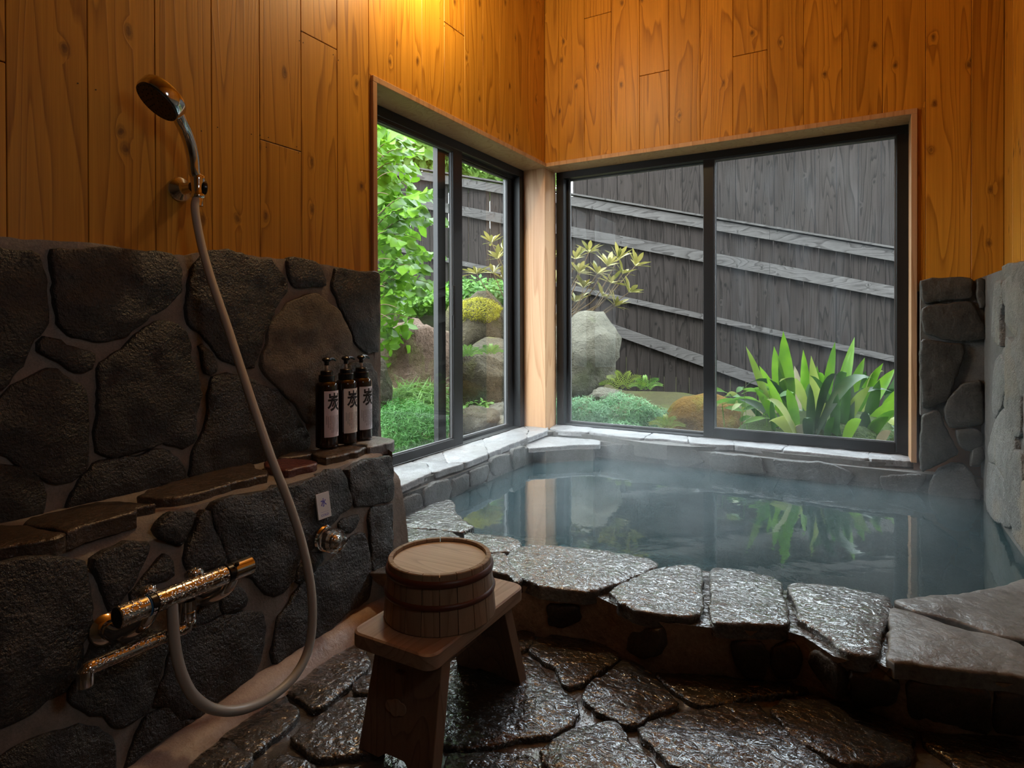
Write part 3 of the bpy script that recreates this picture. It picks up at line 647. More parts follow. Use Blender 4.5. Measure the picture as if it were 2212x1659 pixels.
# ================================================================ floor
floor=grid(lambda u,v:(-.2+2.5*u,-4.3+3.3*v,.0035*nz((u*2.5,v*3.3,0),6)+.0015*nz((u*2.5,v*3.3,2),30)),160,200,'floor',MT['mortarwet'],None,flip=True,kind='structure')
fG=hp(.005)
for s,fr in [
 ('1030,270 1100,180 1290,100 1600,110 1850,200 2000,270 2060,340 2070,400 1950,480 1800,580 1650,670 1500,700 1430,660 1390,560 1330,480 1180,390',R4),
 ('820,60 950,40 1080,70 1050,150 990,240 900,290 600,300 400,200 600,100',R4),
 ('900,330 1000,400 1120,460 1200,560 1320,660 1450,800 1560,880 1600,980 1600,1070 1500,1180 1380,1270 1100,1310 880,1340 700,1390 300,1440 0,1450 -150,1300 -200,1000 0,600 200,400 600,350',R4),
 ('-220,840 -180,700 20,600 150,500 230,440 340,400 600,580 700,680 850,830 930,940 760,990 600,1050 400,1140 270,1160 130,1080 -30,990',R5),
 ('640,560 1100,570 1700,630 2150,660 2480,740 2494,785 2212,800 1700,830 1620,860 1500,890 1320,930 1120,930 1000,850 850,740 700,620',R5),
 ('450,1240 600,1140 850,1080 1100,1030 1400,970 1700,920 1850,930 2000,1080 2212,1260 2500,1500 2850,1800 2600,1900 1300,1900 850,1650 650,1480',R5),
 ('-218,1114 -198,1094 -38,1024 150,990 330,1020 600,1110 900,1230 1080,1310 1150,1380 1150,1540 1080,1600 700,1650 480,1640 300,1560 0,1350',R3),
 ('1240,1350 1500,1370 1900,1370 2100,1410 2212,1470 2500,1600 2500,1900 1800,1850 1560,1659 1400,1520 1270,1430',R3),
 ('1160,1500 1250,1380 1450,1260 1800,1160 2000,1120 2080,1190 2180,1350 2330,1500 2530,1680 2500,1800 1400,1800 1200,1600',R4),
 ('50,1540 400,1510 850,1520 1000,1540 1150,1700 1000,1900 0,1900',R4),
 ('1140,850 1200,780 1500,560 1830,350 1960,400 1980,600 1780,790 1600,930 1440,1050 1380,1060 1270,960 1180,890',ZH),
 ('990,950 1080,920 1130,1000 1250,1090 1200,1170 1080,1290 960,1370 860,1450 740,1530 690,1520 600,1460 500,1400 400,1370 650,1190',ZH),
 ('1200,1330 1380,1180 1600,1020 1800,930 2050,930 2200,1200 2180,1480 1850,1530 1600,1580 1400,1590 1300,1500 1180,1410 1160,1360',ZH),
 ('370,1390 480,1400 700,1530 730,1560 650,1659 500,1800 100,1800 60,1659',ZH),
 ('900,1659 1000,1560 1200,1570 1400,1659 1500,1800 850,1800',ZH),
 ('1830,790 1930,700 2100,690 2250,800 2200,900 1850,870',ZH)]:
    stone(trace(s,fr,fG),(0,0,1),'floorstone',floor,grow=.004,h=.009,depth=.012,step=.013,edge=.004,jit=.0035,bulge=.003,rough=.0018)
# ================================================================ stone bath
bath=empty('stone_bath',(1.1,-1.0,0),label='sunken stone bath with wet irregular flagstone rim under the corner windows',cat='bath')
ZRM=.133
Tp=trace('700,1235 848,1240 960,1245 1060,1250 1126,1264 1190,1280 1290,1289 1320,1303 1390,1337 1450,1347 1530,1355 1640,1364 1700,1364 1735,1374 1800,1417 1845,1430 1893,1430 1915,1442 2010,1457 2090,1468 2212,1480 2420,1505 2700,1540',P,hp(ZRM))
Bp=trace('700,1280 848,1300 960,1330 1060,1352 1110,1366 1160,1373 1250,1388 1294,1398 1354,1430 1412,1456 1530,1463 1607,1472 1700,1480 1740,1495 1800,1515 1834,1524 1880,1540 1915,1552 1985,1580 2060,1592 2212,1604 2420,1620 2700,1640',P,hp(0.0))
Ip=trace('880,1120 940,1090 968,1076 979,1108 1000,1130 1020,1146 1015,1160 1060,1168 1116,1186 1120,1194 1160,1189 1260,1193 1360,1210 1418,1226 1440,1228 1520,1231 1600,1240 1670,1260 1690,1274 1760,1274 1880,1290 1925,1308 2050,1298 2130,1285 2212,1263 2300,1230',P,hp(.12))
T3=[Vector((min(p.x,1.95),p.y,p.z)) for p in Tp]; B3=[Vector((min(p.x,1.95),p.y,p.z)) for p in Bp]
T3[0].x=max(T3[0].x,.2); B3[0].x=max(B3[0].x,.25)
I3=[Vector((p.x,p.y,.122)) for p in Ip]
I3=[Vector((.05,I3[0].y,.122))]+I3+[Vector((1.955,I3[-1].y+.02,.122))]
I3=[Vector((min(max(p.x,.09),1.955),p.y,p.z)) for p in I3]
# keep the mortar a little behind the lips of the stones
I3=[p+Vector((-.004,-.012,0)) for p in I3]
rim=MB(); n=len(T3); K=10
for i in range(n):
    for j in range(K+1):
        t=j/K; p=T3[i].lerp(B3[i],t); p.z=ZRM*(1-t)-.01*t
        out=Vector((0,-1,0)); p=p+out*(.008*nz(p,9)+.004*nz(p,30)); rim.v.append(tuple(p))
for i in range(n-1):
    for j in range(K): a=i*(K+1)+j; rim.f.append((a,a+1,a+K+2,a+K+1))
rim.build('rim_face',MT['mortarbrown'],bath,smooth=True)
poly=[Vector((p.x,p.y,ZRM)) for p in T3]+[Vector((1.951,I3[-1].y-.05,ZRM))]+list(reversed(I3))
t=geometry.tessellate_polygon([[Vector((p.x,p.y,0)) for p in poly]])
m=MB().add(poly,[tuple(q) for q in t])
ni=len(I3); base=len(m.v); m.v+=[tuple(p) for p in I3]+[(p.x,p.y,-.45) for p in I3]
m.f+=[(base+i,base+i+1,base+ni+i+1,base+ni+i) for i in range(ni-1)]
bm=bmesh.new(); vs=[bm.verts.new(q) for q in m.v]
for q in m.f:
    try: bm.faces.new([vs[i] for i in q])
    except ValueError: pass
bmesh.ops.recalc_face_normals(bm,faces=bm.faces); bm.verts.index_update()
m2=MB(); m2.v=[tuple(q.co) for q in bm.verts]; m2.f=[tuple(q.index for q in g.verts) for g in bm.faces]; bm.free()
m2.build('rim_bed',MT['mortarwet'],bath)
fRm=hp(.138)
for s,fr,mt in [
 ('770,250 810,270 830,380 870,440 960,520 1050,580 940,640 760,620 540,600 250,575 100,550 200,490 450,360 730,250',R6,'rimstone'),
 ('80,580 300,597 560,620 800,645 900,700 1000,900 400,1000 60,870',R6,'rimstone'),
 ('1000,650 1160,670 1450,705 1590,745 1610,790 1580,840 1480,880 1330,885 1100,880 950,780',R6,'rimstone'),
 ('1330,905 1440,910 1470,950 1500,1020 1580,1120 1640,1200 1610,1250 1550,1200 1500,1160 1350,1130 1100,1100 1050,950',R6,'rimstone'),
 ('215,310 240,260 330,220 480,205 720,215 900,230 1130,255 1400,300 1560,340 1625,380 1610,405 1500,460 1300,540 1150,600 1050,635 900,635 750,620 620,605 500,570 400,535 350,520 300,450 230,370',R1,'rimstone'),
 ('1180,650 1280,590 1420,520 1560,460 1650,430 1800,400 1950,390 2040,410 2065,440 2055,560 2050,750 2035,860 1900,885 1700,870 1550,850 1400,800 1280,740',R1,'rimstone'),
 ('140,250 180,200 300,205 440,220 600,260 740,290 800,330 825,390 850,500 890,620 900,710 860,745 650,745 400,740 220,735 170,700 180,500 160,330',R2,'rimstone'),
 ('880,375 1000,355 1200,365 1450,400 1700,440 1850,480 1880,560 1880,620 1810,700 1760,850 1730,1000 1700,1030 1550,1035 1400,980 1270,860 1130,760 1000,680 1000,620 940,500',R2,'rimstone'),
 ('930,200 990,175 1100,210 1300,270 1500,350 1800,420 2100,490 2212,560 2600,700 2600,850 2212,830 1900,790 1820,800 1600,770 1300,735 1100,700 950,680 930,640 950,550 930,450 940,330',R3,'rimdry'),
 ('950,100 1150,80 1450,50 1700,30 1850,0 2212,-90 2700,-250 2700,600 2212,480 1950,440 1800,370 1600,300 1480,260 1380,240 1200,210 1050,140',R3,'rimdry')]:
    stone(trace(s,fr,fRm),(0,0,1),mt,bath,name='rim_stone',grow=.005,h=.012,depth=.022,step=.014,edge=.005,jit=.003,bulge=.003,rough=.0018,thick=True)
# stones in the face of the rim
tpx=pts('700,1235 848,1240 960,1245 1060,1250 1126,1264 1190,1280 1290,1289 1320,1303 1390,1337 1450,1347 1530,1355 1640,1364 1700,1364 1735,1374 1800,1417 1845,1430 1893,1430 1915,1442 2010,1457 2090,1468 2212,1480 2420,1505 2700,1540')
def face(x,y):
    # nearest column of the ruled face under this pixel
    best=None
    for i in range(n-1):
        for a in (0,.25,.5,.75):
            tt=T3[i].lerp(T3[i+1],a); b_=B3[i].lerp(B3[i+1],a); nn=Vector((T3[i+1].y-T3[i].y,-(T3[i+1].x-T3[i].x),0)).normalized()
            nn=(b_-tt).cross(T3[i+1]-T3[i]).normalized()
            p=pl(x,y,tt,nn); d=abs((p-tt).dot((T3[i+1]-T3[i]).normalized()))
            if best is None or d<best[0]: best=(d,p,nn)
    return best[1]
for s,fr in [('600,725 880,745 905,860 740,935 600,900',R1),('1340,1050 1420,985 1700,955 1720,1080 1680,1190 1500,1215 1290,1130',R1),
 ('340,860 620,850 700,1000 660,1180 500,1200 400,1060',R2),('760,900 980,890 1020,1000 980,1180 800,1190 730,1050',R2),
 ('1110,980 1180,970 1300,1060 1450,1140 1460,1380 1300,1290 1170,1180 1110,1090',R2),
 ('560,720 900,780 1000,800 1000,1090 700,1050 560,980',R3),('1100,820 1500,860 1850,900 1850,1270 1500,1260 1100,1130',R3),('1930,920 2212,940 2500,960 2500,1290 2212,1300 1930,1270',R3)]:
    p3=[face(x,y) for x,y in pts(s,fr)]
    nn=(p3[1]-p3[0]).cross(p3[-1]-p3[0]).normalized()
    if nn.dot(CAM-p3[0])<0: nn=-nn
    stone(p3,nn,'facestone',bath,h=.012,depth=.03,step=.012,edge=.005,jit=.002,bulge=.003,rough=.002)
# inner walls and bottom of the basin
MB().add([(.088,-2.0,-.46),(.088,.02,-.46),(.088,.02,.2),(.088,-2.0,.2)],[(0,1,2,3)]).add([(.088,-.05,-.46),(1.95,-.05,-.46),(1.95,-.05,.14),(.088,-.05,.14)],[(3,2,1,0)]).build('basin_wall',MT['poolwall'],bath)
MB().box((.088,-2.0,-.50),(1.95,-.05,-.46)).build('basin_bottom',MT['poolfloor'],bath)
MB().box((-.0,-1.9,-.5),(.086,.012,.2)).build('sill_wall',MT['mortargrey'],wall_left)
fI=lambda x,y:at(x,y,0,.090)
for s in ['180,640 330,590 345,660 350,700 210,780 190,760 180,700','365,570 430,520 530,490 545,560 520,620 440,660 370,680 360,620','560,500 660,455 665,540 600,590 545,620 545,560','675,440 800,390 795,450 780,490 680,540 670,500','825,350 935,320 940,400 850,470 830,450 815,380','965,290 1050,265 1050,390 970,430 960,350','805,430 822,470 828,492 788,505',
 '560,640 700,560 720,640 600,740 560,700','720,550 900,470 930,520 760,620','200,770 350,710 350,760 230,800']:
    if s.startswith('200,770'): continue
    stone(trace(s,Z6,fI),NX,'poolwall',bath,name='basin_stone',h=.009,step=.012,bulge=.003,edge=.004)
# voronoi-like stones on the bottom
def voronoi(sites,box,i):
    x0,y0,x1,y1=box; poly=[Vector((x0,y0)),Vector((x1,y0)),Vector((x1,y1)),Vector((x0,y1))]; a=sites[i]
    for j,b_ in enumerate(sites):
        if j==i: continue
        mid=(a+b_)/2; d=b_-a; out=[]
        for k in range(len(poly)):
            p=poly[k]; q_=poly[(k+1)%len(poly)]; dp=(p-mid).dot(d); dq=(q_-mid).dot(d)
            if dp<=0: out.append(p)
            if dp*dq<0: out.append(p.lerp(q_,dp/(dp-dq)))
        poly=out
        if len(poly)<3: return []
    return poly
random.seed(4)
sites=[Vector((.25+.34*i+random.uniform(-.1,.1),-1.75+.3*j+random.uniform(-.09,.09))) for i in range(6) for j in range(6)]
for i in range(len(sites)):
    pg=voronoi(sites,(.09,-1.95,1.95,-.06),i)
    if len(pg)<3: continue
    c=sum(pg,Vector((0,0)))/len(pg); p3=[Vector((c.x+(p.x-c.x)*.93,c.y+(p.y-c.y)*.93,-.455)) for p in pg]
    stone(p3,(0,0,1),'poolfloor',bath,name='bottom_stone',h=.02,step=.03,edge=.012,bulge=.006)
# submerged ledge along the rim
for s,fr in [('320,170 500,130 750,90 1000,110 1360,180 1380,290 1130,255 700,215 330,215',R1),('1385,182 1700,220 2000,280 2180,370 2200,425 2050,430 1900,390 1650,430 1640,370 1430,310',R1)]:
    stone(trace(s,fr,hp(.085)),(0,0,1),'rimstone',bath,name='step_stone',h=.012,depth=.2,step=.016,edge=.006)
# triangular corner shelf
stone(trace('1060,270 1210,212 1540,235 1568,245 1560,268 1400,268 1200,285 1080,292',Z6,hp(.190)),(0,0,1),'sill',bath,name='corner_slab',h=.012,depth=.012,step=.012,edge=.004,jit=.002,bulge=.001,thick=True,label='pale triangular corner slab')
cs=trace('1060,285 1210,212 1540,240 1520,285 1400,285 1200,300',Z6,hp(.180))
prism([(p.x,p.y,.180) for p in cs],-.4,'corner_block',MT['mortargrey'],bath)
# water
wpoly=[Vector((.085,-.045,.12)),Vector((1.955,-.045,.12))]+[p+Vector((0,-.03,-.002)) for p in reversed(I3)]
wpoly=[Vector((p.x,p.y,.12)) for p in wpoly]
t=geometry.tessellate_polygon([[Vector((p.x,p.y,0)) for p in wpoly]])
fs=[]
for q in t:
    a,b_,c_=[wpoly[i] for i in q]
    fs.append(tuple(q) if (b_-a).cross(c_-a).z>0 else tuple(reversed(q)))
MB().add(wpoly,fs).build('bath_water',MT['water'],label='still steaming blue-green hot water filling the stone bath',cat='water',kind='stuff')
# ================================================================ things in the room
def D_(p): return (Vector(p)-CAM).dot(FW)
VX,VY,VZ=Vector((1,0,0)),Vector((0,1,0)),Vector((0,0,1))
# ---- hand shower on its wall bracket
hb=at(427,402,0,.078)
br=empty('shower_bracket',(0,hb.y,hb.z),label='chrome wall bracket screwed to the cedar planks, holding the hand shower',cat='bracket')
MB().lathe([(.030,.0002),(.031,.006),(.028,.011),(.016,.020),(.0125,.030),(.0125,.058)],28,Zto((0,hb.y,hb.z),VX)).build('bracket_base',MT['chrome'],br,smooth=math.radians(40))
MB().lathe([(.0150,-.030),(.0165,-.028),(.0165,-.022),(.0140,-.018),(.0150,0),(.0172,.016),(.0176,.024),(.0165,.026),(.0130,.026)],28,Zto(hb,VZ)).build('holder_ring',MT['chrome'],br,smooth=math.radians(40))
MB().lathe([(.017,0),(.018,.003),(.0175,.009),(.012,.012)],24,Zto(hb+Vector((.003,.009,-.002)),Vector((.35,.9,0)))).build('tension_knob',MT['blackplastic'],br,smooth=math.radians(40))
fc=at(340,220,0,.135); vv=(CAM-fc).normalized(); Rr=(RT-vv*RT.dot(vv)).normalized(); Uu=(UP-vv*UP.dot(vv)).normalized()
nf=(vv*.44+(Rr*-.72+Uu*-.69).normalized()*.90).normalized()
sh=empty('hand_shower',tuple(hb+Vector((0,0,.02))),label='chrome hand shower with black spray face and long beige hose',cat='shower')
rh=.5*100*D_(fc)/1313
m=Zto(fc,-nf)
MB().lathe([(rh*.90,.0),(rh*.97,.0005),(rh,.004),(rh,.0245),(rh*.96,.029),(rh*.7,.034),(rh*.3,.036)],48,m).build('shower_head',MT['chrome'],sh,smooth=math.radians(35))
o=MB().lathe([(rh*.93,-.0035),(rh*.93,.002)],40,m).build('spray_face',MT['rubber'],sh)
nb=MB()
for r_ in (.25,.45,.65,.85):
    for k in range(int(r_*26)):
        a=2*math.pi*k/int(r_*26); nb.lathe([(.0012,-.0052),(.0014,-.0030)],6,m@Matrix.Translation((rh*r_*math.cos(a),rh*r_*math.sin(a),0)))
nb.build('spray_nozzles',MT['blackplastic'],o,kind='stuff')
hp_=[hb+VZ*.022,at(420,372,0,.080),at(417,340,0,.084),at(410,308,0,.092),at(400,281,0,.103),at(389,258,0,.118),fc-nf*.022+(at(389,258,0,.118)-fc).normalized()*rh*.55]
sp_=smoothpath(hp_,5); rr=[.0130+.0022*min(1,i/12) for i in range(len(sp_))]
MB().tube(sp_,rr,16).build('handle',MT['chrome'],sh,smooth=True)
hose=[hb-VZ*.026,at(421,450,0,.085),at(433,520,0,.10),at(455,600,0,.135),at(490,702,0,.19),at(520,795,0,.245),at(555,900,0,.30),at(590,1000,0,.345),at(622,1080,0,.375),at(650,1165,0,.40),at(668,1245,0,.42),at(675,1320,0,.435),at(668,1395,0,.445),at(640,1455,0,.452),at(590,1502,0,.455),at(525,1532,0,.455),at(465,1533,0,.45),at(420,1505,0,.445),at(392,1455,0,.44),at(378,1395,0,.435),at(373,1330,0,.43),at(372,1275,0,.42)]
hs=smoothpath(hose,6)
MB().tube(hs,.0098,14).build('hose',MT['hose'],sh,smooth=True)
MB().lathe([(.0125,-.05),(.0125,-.03),(.0115,-.026),(.0115,-.022)],20,Zto(hb,VZ)).build('hose_nut',MT['chrome'],sh,smooth=math.radians(40))
# ---- thermostatic mixer tap
A=at(252,1334,0,.42); B=at(538,1222,0,.42); zc=(A.z+B.z)/2; A.z=B.z=zc
mx_=empty('mixer_tap',(XB(zc),(A.y+B.y)/2,zc),label='wet chrome bath mixer tap with swivel spout on the dark stone wall',cat='tap')
ra=24.5*D_(A)/1313*1.0
def yx(px): return at(px,1334-(px-252)*(112/286),0,.42).y
def cyl(y0,y1,r,name,mat,par=mx_,e=.0015):
    L=y1-y0; return MB().lathe([(r-e,0),(r,e),(r,L-e),(r-e,L)],36,Zto((.42,y0,zc),VY)).build(name,MT[mat],par,smooth=math.radians(40))
cyl(yx(334),yx(486),ra*.96,'tap_body','dropchrome')
h1=cyl(yx(252),yx(316),ra,'temperature_handle','dropchrome'); cyl(yx(316),yx(319),ra*1.005,'blue_ring','bluering',h1)
cyl(yx(252)-.0008,yx(252)+.002,ra*.94,'end_cap','blackplastic',h1)
g_=cyl(yx(319),yx(334),ra*.985,'scale_ring','blackplastic',h1)
h2=cyl(yx(500),yx(541),ra*.97,'flow_handle','chrome'); cyl(yx(487),yx(500),ra*.95,'scale_ring','blackplastic',h2)
pb=MB().box((.42+ra*.6,yx(497),zc+ra*.75),(.42+ra*.95,yx(506),zc+ra*1.15),.002).build('stop_button',MT['blackplastic'],h2)
mk=MB()
for a0,(dz) in ((-28,.006),(-12,.002),(8,.006)):
    for k in range(5):
        a=math.radians(a0+k*2-22); 
        p=Vector((.42+math.cos(a)*ra*.99,yx(325)+(.003 if k in(0,4) else .0012)*(1 if k%2 else -1),zc+math.sin(a)*ra*.99)); mk.box(p-Vector((.0006,.0010,.0006)),p+Vector((.0006,.0010,.0006)))
mk.build('scale_marks',MT['white'],g_)
f1=fB(224,1357); dy=B.y-A.y
for k_,(yo) in enumerate((0.0,dy-.095)):
    base=Vector((XB(f1.z)+.006,f1.y+yo,f1.z)); e_=Vector((.405,base.y+.028,zc-ra*.9))
    MB().lathe([(.028,0),(.029,.004),(.025,.010),(.017,.015),(.0155,.02)],32,Zto(base,NB)).build('flange',MT['chrome'],mx_,smooth=math.radians(40))
    MB().tube(smoothpath([base+NB*.01,base+Vector((.045,.004,.0)),base.lerp(e_,.75)+Vector((.02,0,-.008)),e_+Vector((.012,0,.01))],5),.0150,18).build('inlet_elbow',MT['chrome'],mx_,smooth=True)
for px in (330,432):
    MB().lathe([(.017,0),(.018,.004),(.016,.010),(.009,.014),(.004,.015)],22,Zto((.402,yx(px),zc+ra*.72),(-.35,0,1))).build('check_valve_cap',MT['dropchrome'],mx_,smooth=math.radians(40))
S1=Vector((.42,at(407,1300,0,.42).y,zc-ra*.9)); S2=Vector((.42,S1.y,at(412,1345,0,.42).z)); S3=at(190,1440,0,.42); S3.z=S2.z
spt=mx_
MB().lathe([(.0135,0),(.0135,.012),(.0128,.013),(.0135,.014),(.0135,.030),(.0125,.031),(.0135,.032),(.0135,(S1-S2).z+.004)],24,Zto(S2-VZ*.006,VZ)).build('spout_swivel',MT['chrome'],mx_,smooth=math.radians(40))
so=MB().tube(smoothpath([S2+VZ*.002,S2-VY*.006-VZ*.004,S2-VY*.02-VZ*.005,S2.lerp(S3,.5)-VZ*.002,S3+VY*.012,S3-VZ*.001,S3-VY*.006-VZ*.010],4),.0118,18).build('spout',MT['dropchrome'],mx_,smooth=True)
MB().lathe([(.0118,0),(.0125,.002),(.0128,.018),(.0118,.026)],22,Zto(S3-VY*.004-VZ*.026,VZ)).build('aerator',MT['chrome'],so,smooth=math.radians(40))
# ---- cold water tap with its sign
kb=at(700,1163,0,.325); kt=empty('cold_tap',tuple(kb),label='clear acrylic knob tap below the white cold water sign',cat='tap')
MB().lathe([(.033,0),(.034,.003),(.031,.008),(.018,.010)],32,Zto(kb,VX)).build('tap_flange',MT['chrome'],kt,smooth=math.radians(40))
MB().lathe([(.022,.008),(.0205,.030),(.014,.034),(.014,.042),(.009,.046)],14,Zto(kb,VX)).build('valve_stem',MT['chrome'],kt,smooth=math.radians(40))
kn=MB(); v=[];K=48; prof=[(.026,.011),(.031,.013),(.031,.044),(.027,.052),(.012,.055)]
mm=Zto(kb,VX)
for r_,z_ in prof:
    for j in range(K):
        a=2*math.pi*j/K; q_=r_*(1-(.05 if (j//3)%2 else 0)) ; v.append(mm@Vector((q_*math.cos(a),q_*math.sin(a),z_)))
f=[(i*K+j,i*K+(j+1)%K,(i+1)*K+(j+1)%K,(i+1)*K+j) for i in range(len(prof)-1) for j in range(K)]+[tuple(range(K-1,-1,-1)),tuple((len(prof)-1)*K+j for j in range(K))]
kn.add(v,f).build('tap_knob',MT['acrylic'],kt)
TXT={}
def text_mesh(s,bold=0.0,res=3):
    if (s,bold) in TXT: return TXT[(s,bold)]
    cu=bpy.data.curves.new('txt','FONT'); cu.body=s; cu.size=1.0; cu.align_x='CENTER'; cu.offset=bold; cu.resolution_u=res
    ob=bpy.data.objects.new('txt',cu); COL.objects.link(ob); bpy.context.view_layer.update()
    me=bpy.data.meshes.new_from_object(ob.evaluated_get(bpy.context.evaluated_depsgraph_get())); bpy.data.objects.remove(ob)
    v=[q.co.copy() for q in me.vertices]; f=[tuple(p.vertices) for p in me.polygons]
    xs=[p.x for p in v]; ys=[p.y for p in v]; x0,x1,y0,y1=min(xs),max(xs),min(ys),max(ys)
    v=[Vector(((p.x-x0)/(x1-x0)-.5,(p.y-y0)/(y1-y0)-.5)) for p in v]; TXT[(s,bold)]=(v,f,(x1-x0)/(y1-y0)); return TXT[(s,bold)]
sc_=pl(699,1092,PB+NB*.0215,NB); sy_=VY.copy(); sz_=NB.cross(sy_); sz_=sz_ if sz_.z>0 else -sz_
sg=empty('cold_sign',tuple(sc_),label='small white sign with blue writing that reads COLD',cat='sign')
def fr_box(mb,c,u0,u1,w0,w1,d0,d1):
    v=[c+sy_*u+sz_*w+NB*d for d in (d0,d1) for (u,w) in ((u0,w0),(u1,w0),(u1,w1),(u0,w1))]
    return mb.add(v,[(3,2,1,0),(4,5,6,7),(0,1,5,4),(1,2,6,5),(2,3,7,6),(3,0,4,7)])
fr_box(MB(),sc_,-.0215,.0215,-.032,.032,-.003,.001).build('sign_plate',MT['white'],sg)
for s,w,h,cz,bo in (('水',.019,.0215,.0085,.02),('COLD',.025,.0055,-.0235,.015)):
    v,f,_=text_mesh(s,bo); MB().add([sc_+sy_*(p.x*w)+sz_*(p.y*h+cz)+NB*.0014 for p in v],f).build('lettering',MT['blueink'],sg)
fr_box(MB(),sc_,-.013,.013,-.0155,-.0152,.001,.0013).build('rule_line',MT['blueink'],sg)
def sliced(s,bold,dx):
    v,f,_=text_mesh(s,bold); bm=bmesh.new(); vs=[bm.verts.new((p.x,p.y,0)) for p in v]
    for q in f:
        try: bm.faces.new([vs[i] for i in q])
        except ValueError: pass
    bmesh.ops.triangulate(bm,faces=bm.faces[:])
    x=-.5+dx
    while x<.5:
        bmesh.ops.bisect_plane(bm,geom=bm.verts[:]+bm.edges[:]+bm.faces[:],plane_co=(x,0,0),plane_no=(1,0,0)); x+=dx
    bm.verts.index_update(); r=([q.co.copy() for q in bm.verts],[tuple(q.index for q in g.verts) for g in bm.faces]); bm.free(); return r
# ---- three pump bottles
LBL=[('pink_label',(.88,.78,.83)),('cream_label',(.88,.82,.76)),('grey_label',(.76,.78,.86))]
def bottle(loc,i):
    nm=['pinkish','cream','blue-grey'][i]; pos=['left','middle','right'][i]
    t=empty('pump_bottle',loc,label='black pump bottle with %s label, %s of the three on the ledge'%(nm,pos),cat='bottle',group='pump bottles on the stone ledge')
    L=Vector(loc); R_=.0335; m=Matrix.Translation(L)
    MB().lathe([(R_-.003,0),(R_,.003),(R_,.186),(R_-.002,.193),(R_-.010,.1985),(.0215,.201)],40,m).build('bottle_body',MT['bottle'],t,smooth=math.radians(40))
    MB().lathe([(.0235,.200),(.0240,.203),(.0240,.217),(.0225,.219),(.0225,.2195),(.0190,.220),(.0185,.230),(.0165,.232)],32,m).build('collar',MT['blackplastic'],t,smooth=math.radians(35))
    MB().lathe([(.0045,.231),(.0045,.2505)],14,m).build('pump_stem',MT['straw'],t,smooth=True)
    hd=MB().lathe([(.0068,.248),(.0072,.258),(.013,.262),(.0145,.266),(.011,.2705),(.004,.2725)],24,m)
    hd.tube(smoothpath([L+Vector((0,.002,.2665)),L+Vector((0,.014,.2672)),L+Vector((0,.028,.2652)),L+Vector((0,.037,.2600))],4),[.0075-.0004*i_ for i_ in range(13)],12)
    hd.build('pump_head',MT['blackplastic'],t,smooth=math.radians(45))
    def wrap(u,z,r): a=u/R_; return L+Vector((math.cos(a)*r,math.sin(a)*r,z))
    lw=.066; b=MB(); K=24; v=[]
    for z_ in (.034,.172):
        for j in range(K+1): v.append(wrap(-lw/2+lw*j/K,z_,R_+.0003))
    b.add(v,[(j,j+1,K+2+j,K+1+j) for j in range(K)])
    lb=b.build('label',plain(LBL[i][0],LBL[i][1],.55),t,smooth=True)
    v,f=sliced('炭',.022,.05)
    # denser curve wrap of the brush-like character
    MB().add([wrap(-.002+p.x*.043,.139+p.y*.055,R_+.0007) for p in v],f).build('lettering',MT['ink'],lb)
    q=MB(); random.seed(3)
    for c in range(9):
        x=-.026+c*.0052; z=.100; n_=[10,14,17,20,21,19,22,20,17][c]
        for k in range(n_):
            z-=.0026; w=.00075 if c<7 else .0013
            if random.random()<.92:
                a=[wrap(x-w,z-.0008,R_+.0007),wrap(x+w,z-.0008,R_+.0007),wrap(x+w,z+.0008,R_+.0007),wrap(x-w,z+.0008,R_+.0007)]; q.add(a,[(0,1,2,3)])
    q.build('small_print',MT['ink'],lb)
for i,(px,py) in enumerate([(693,972),(741,962),(779,954)]):
    p=at(px,py,2,.4445)
    bottle((.118,[-1.722,-1.642,-1.574][i],.4475),i)
# ---- bath stool
SX0,SX1,SY0,SY1,SZ=.683,.878,-2.203,-1.862,.240
st=empty('bath_stool',((SX0+SX1)/2,(SY0+SY1)/2,0.012),label='small pale wooden bath stool with rounded seat and splayed plank legs',cat='stool')
def rrect(x0,x1,y0,y1,r,n=6):
    out=[]
    for cx,cy,a0 in ((x1-r,y1-r,0),(x0+r,y1-r,90),(x0+r,y0+r,180),(x1-r,y0+r,270)):
        for k in range(n+1): a=math.radians(a0+90*k/n); out.append((cx+r*math.cos(a),cy+r*math.sin(a)))
    return out
b=MB(); rings=[(.0025,SZ-.030),(0,SZ-.0275),(0,SZ-.003),(.003,SZ)]; v=[]; nn=None
for ins,z in rings:
    rr_=rrect(SX0+ins,SX1-ins,SY0+ins,SY1-ins,.024); nn=len(rr_); v+=[(x,y,z) for x,y in rr_]
f=[(i*nn+j,i*nn+(j+1)%nn,(i+1)*nn+(j+1)%nn,(i+1)*nn+j) for i in range(3) for j in range(nn)]+[tuple(range(nn-1,-1,-1)),tuple(3*nn+j for j in range(nn))]
b.add(v,f).build('seat',MT['stoolwood'],st,smooth=math.radians(35))
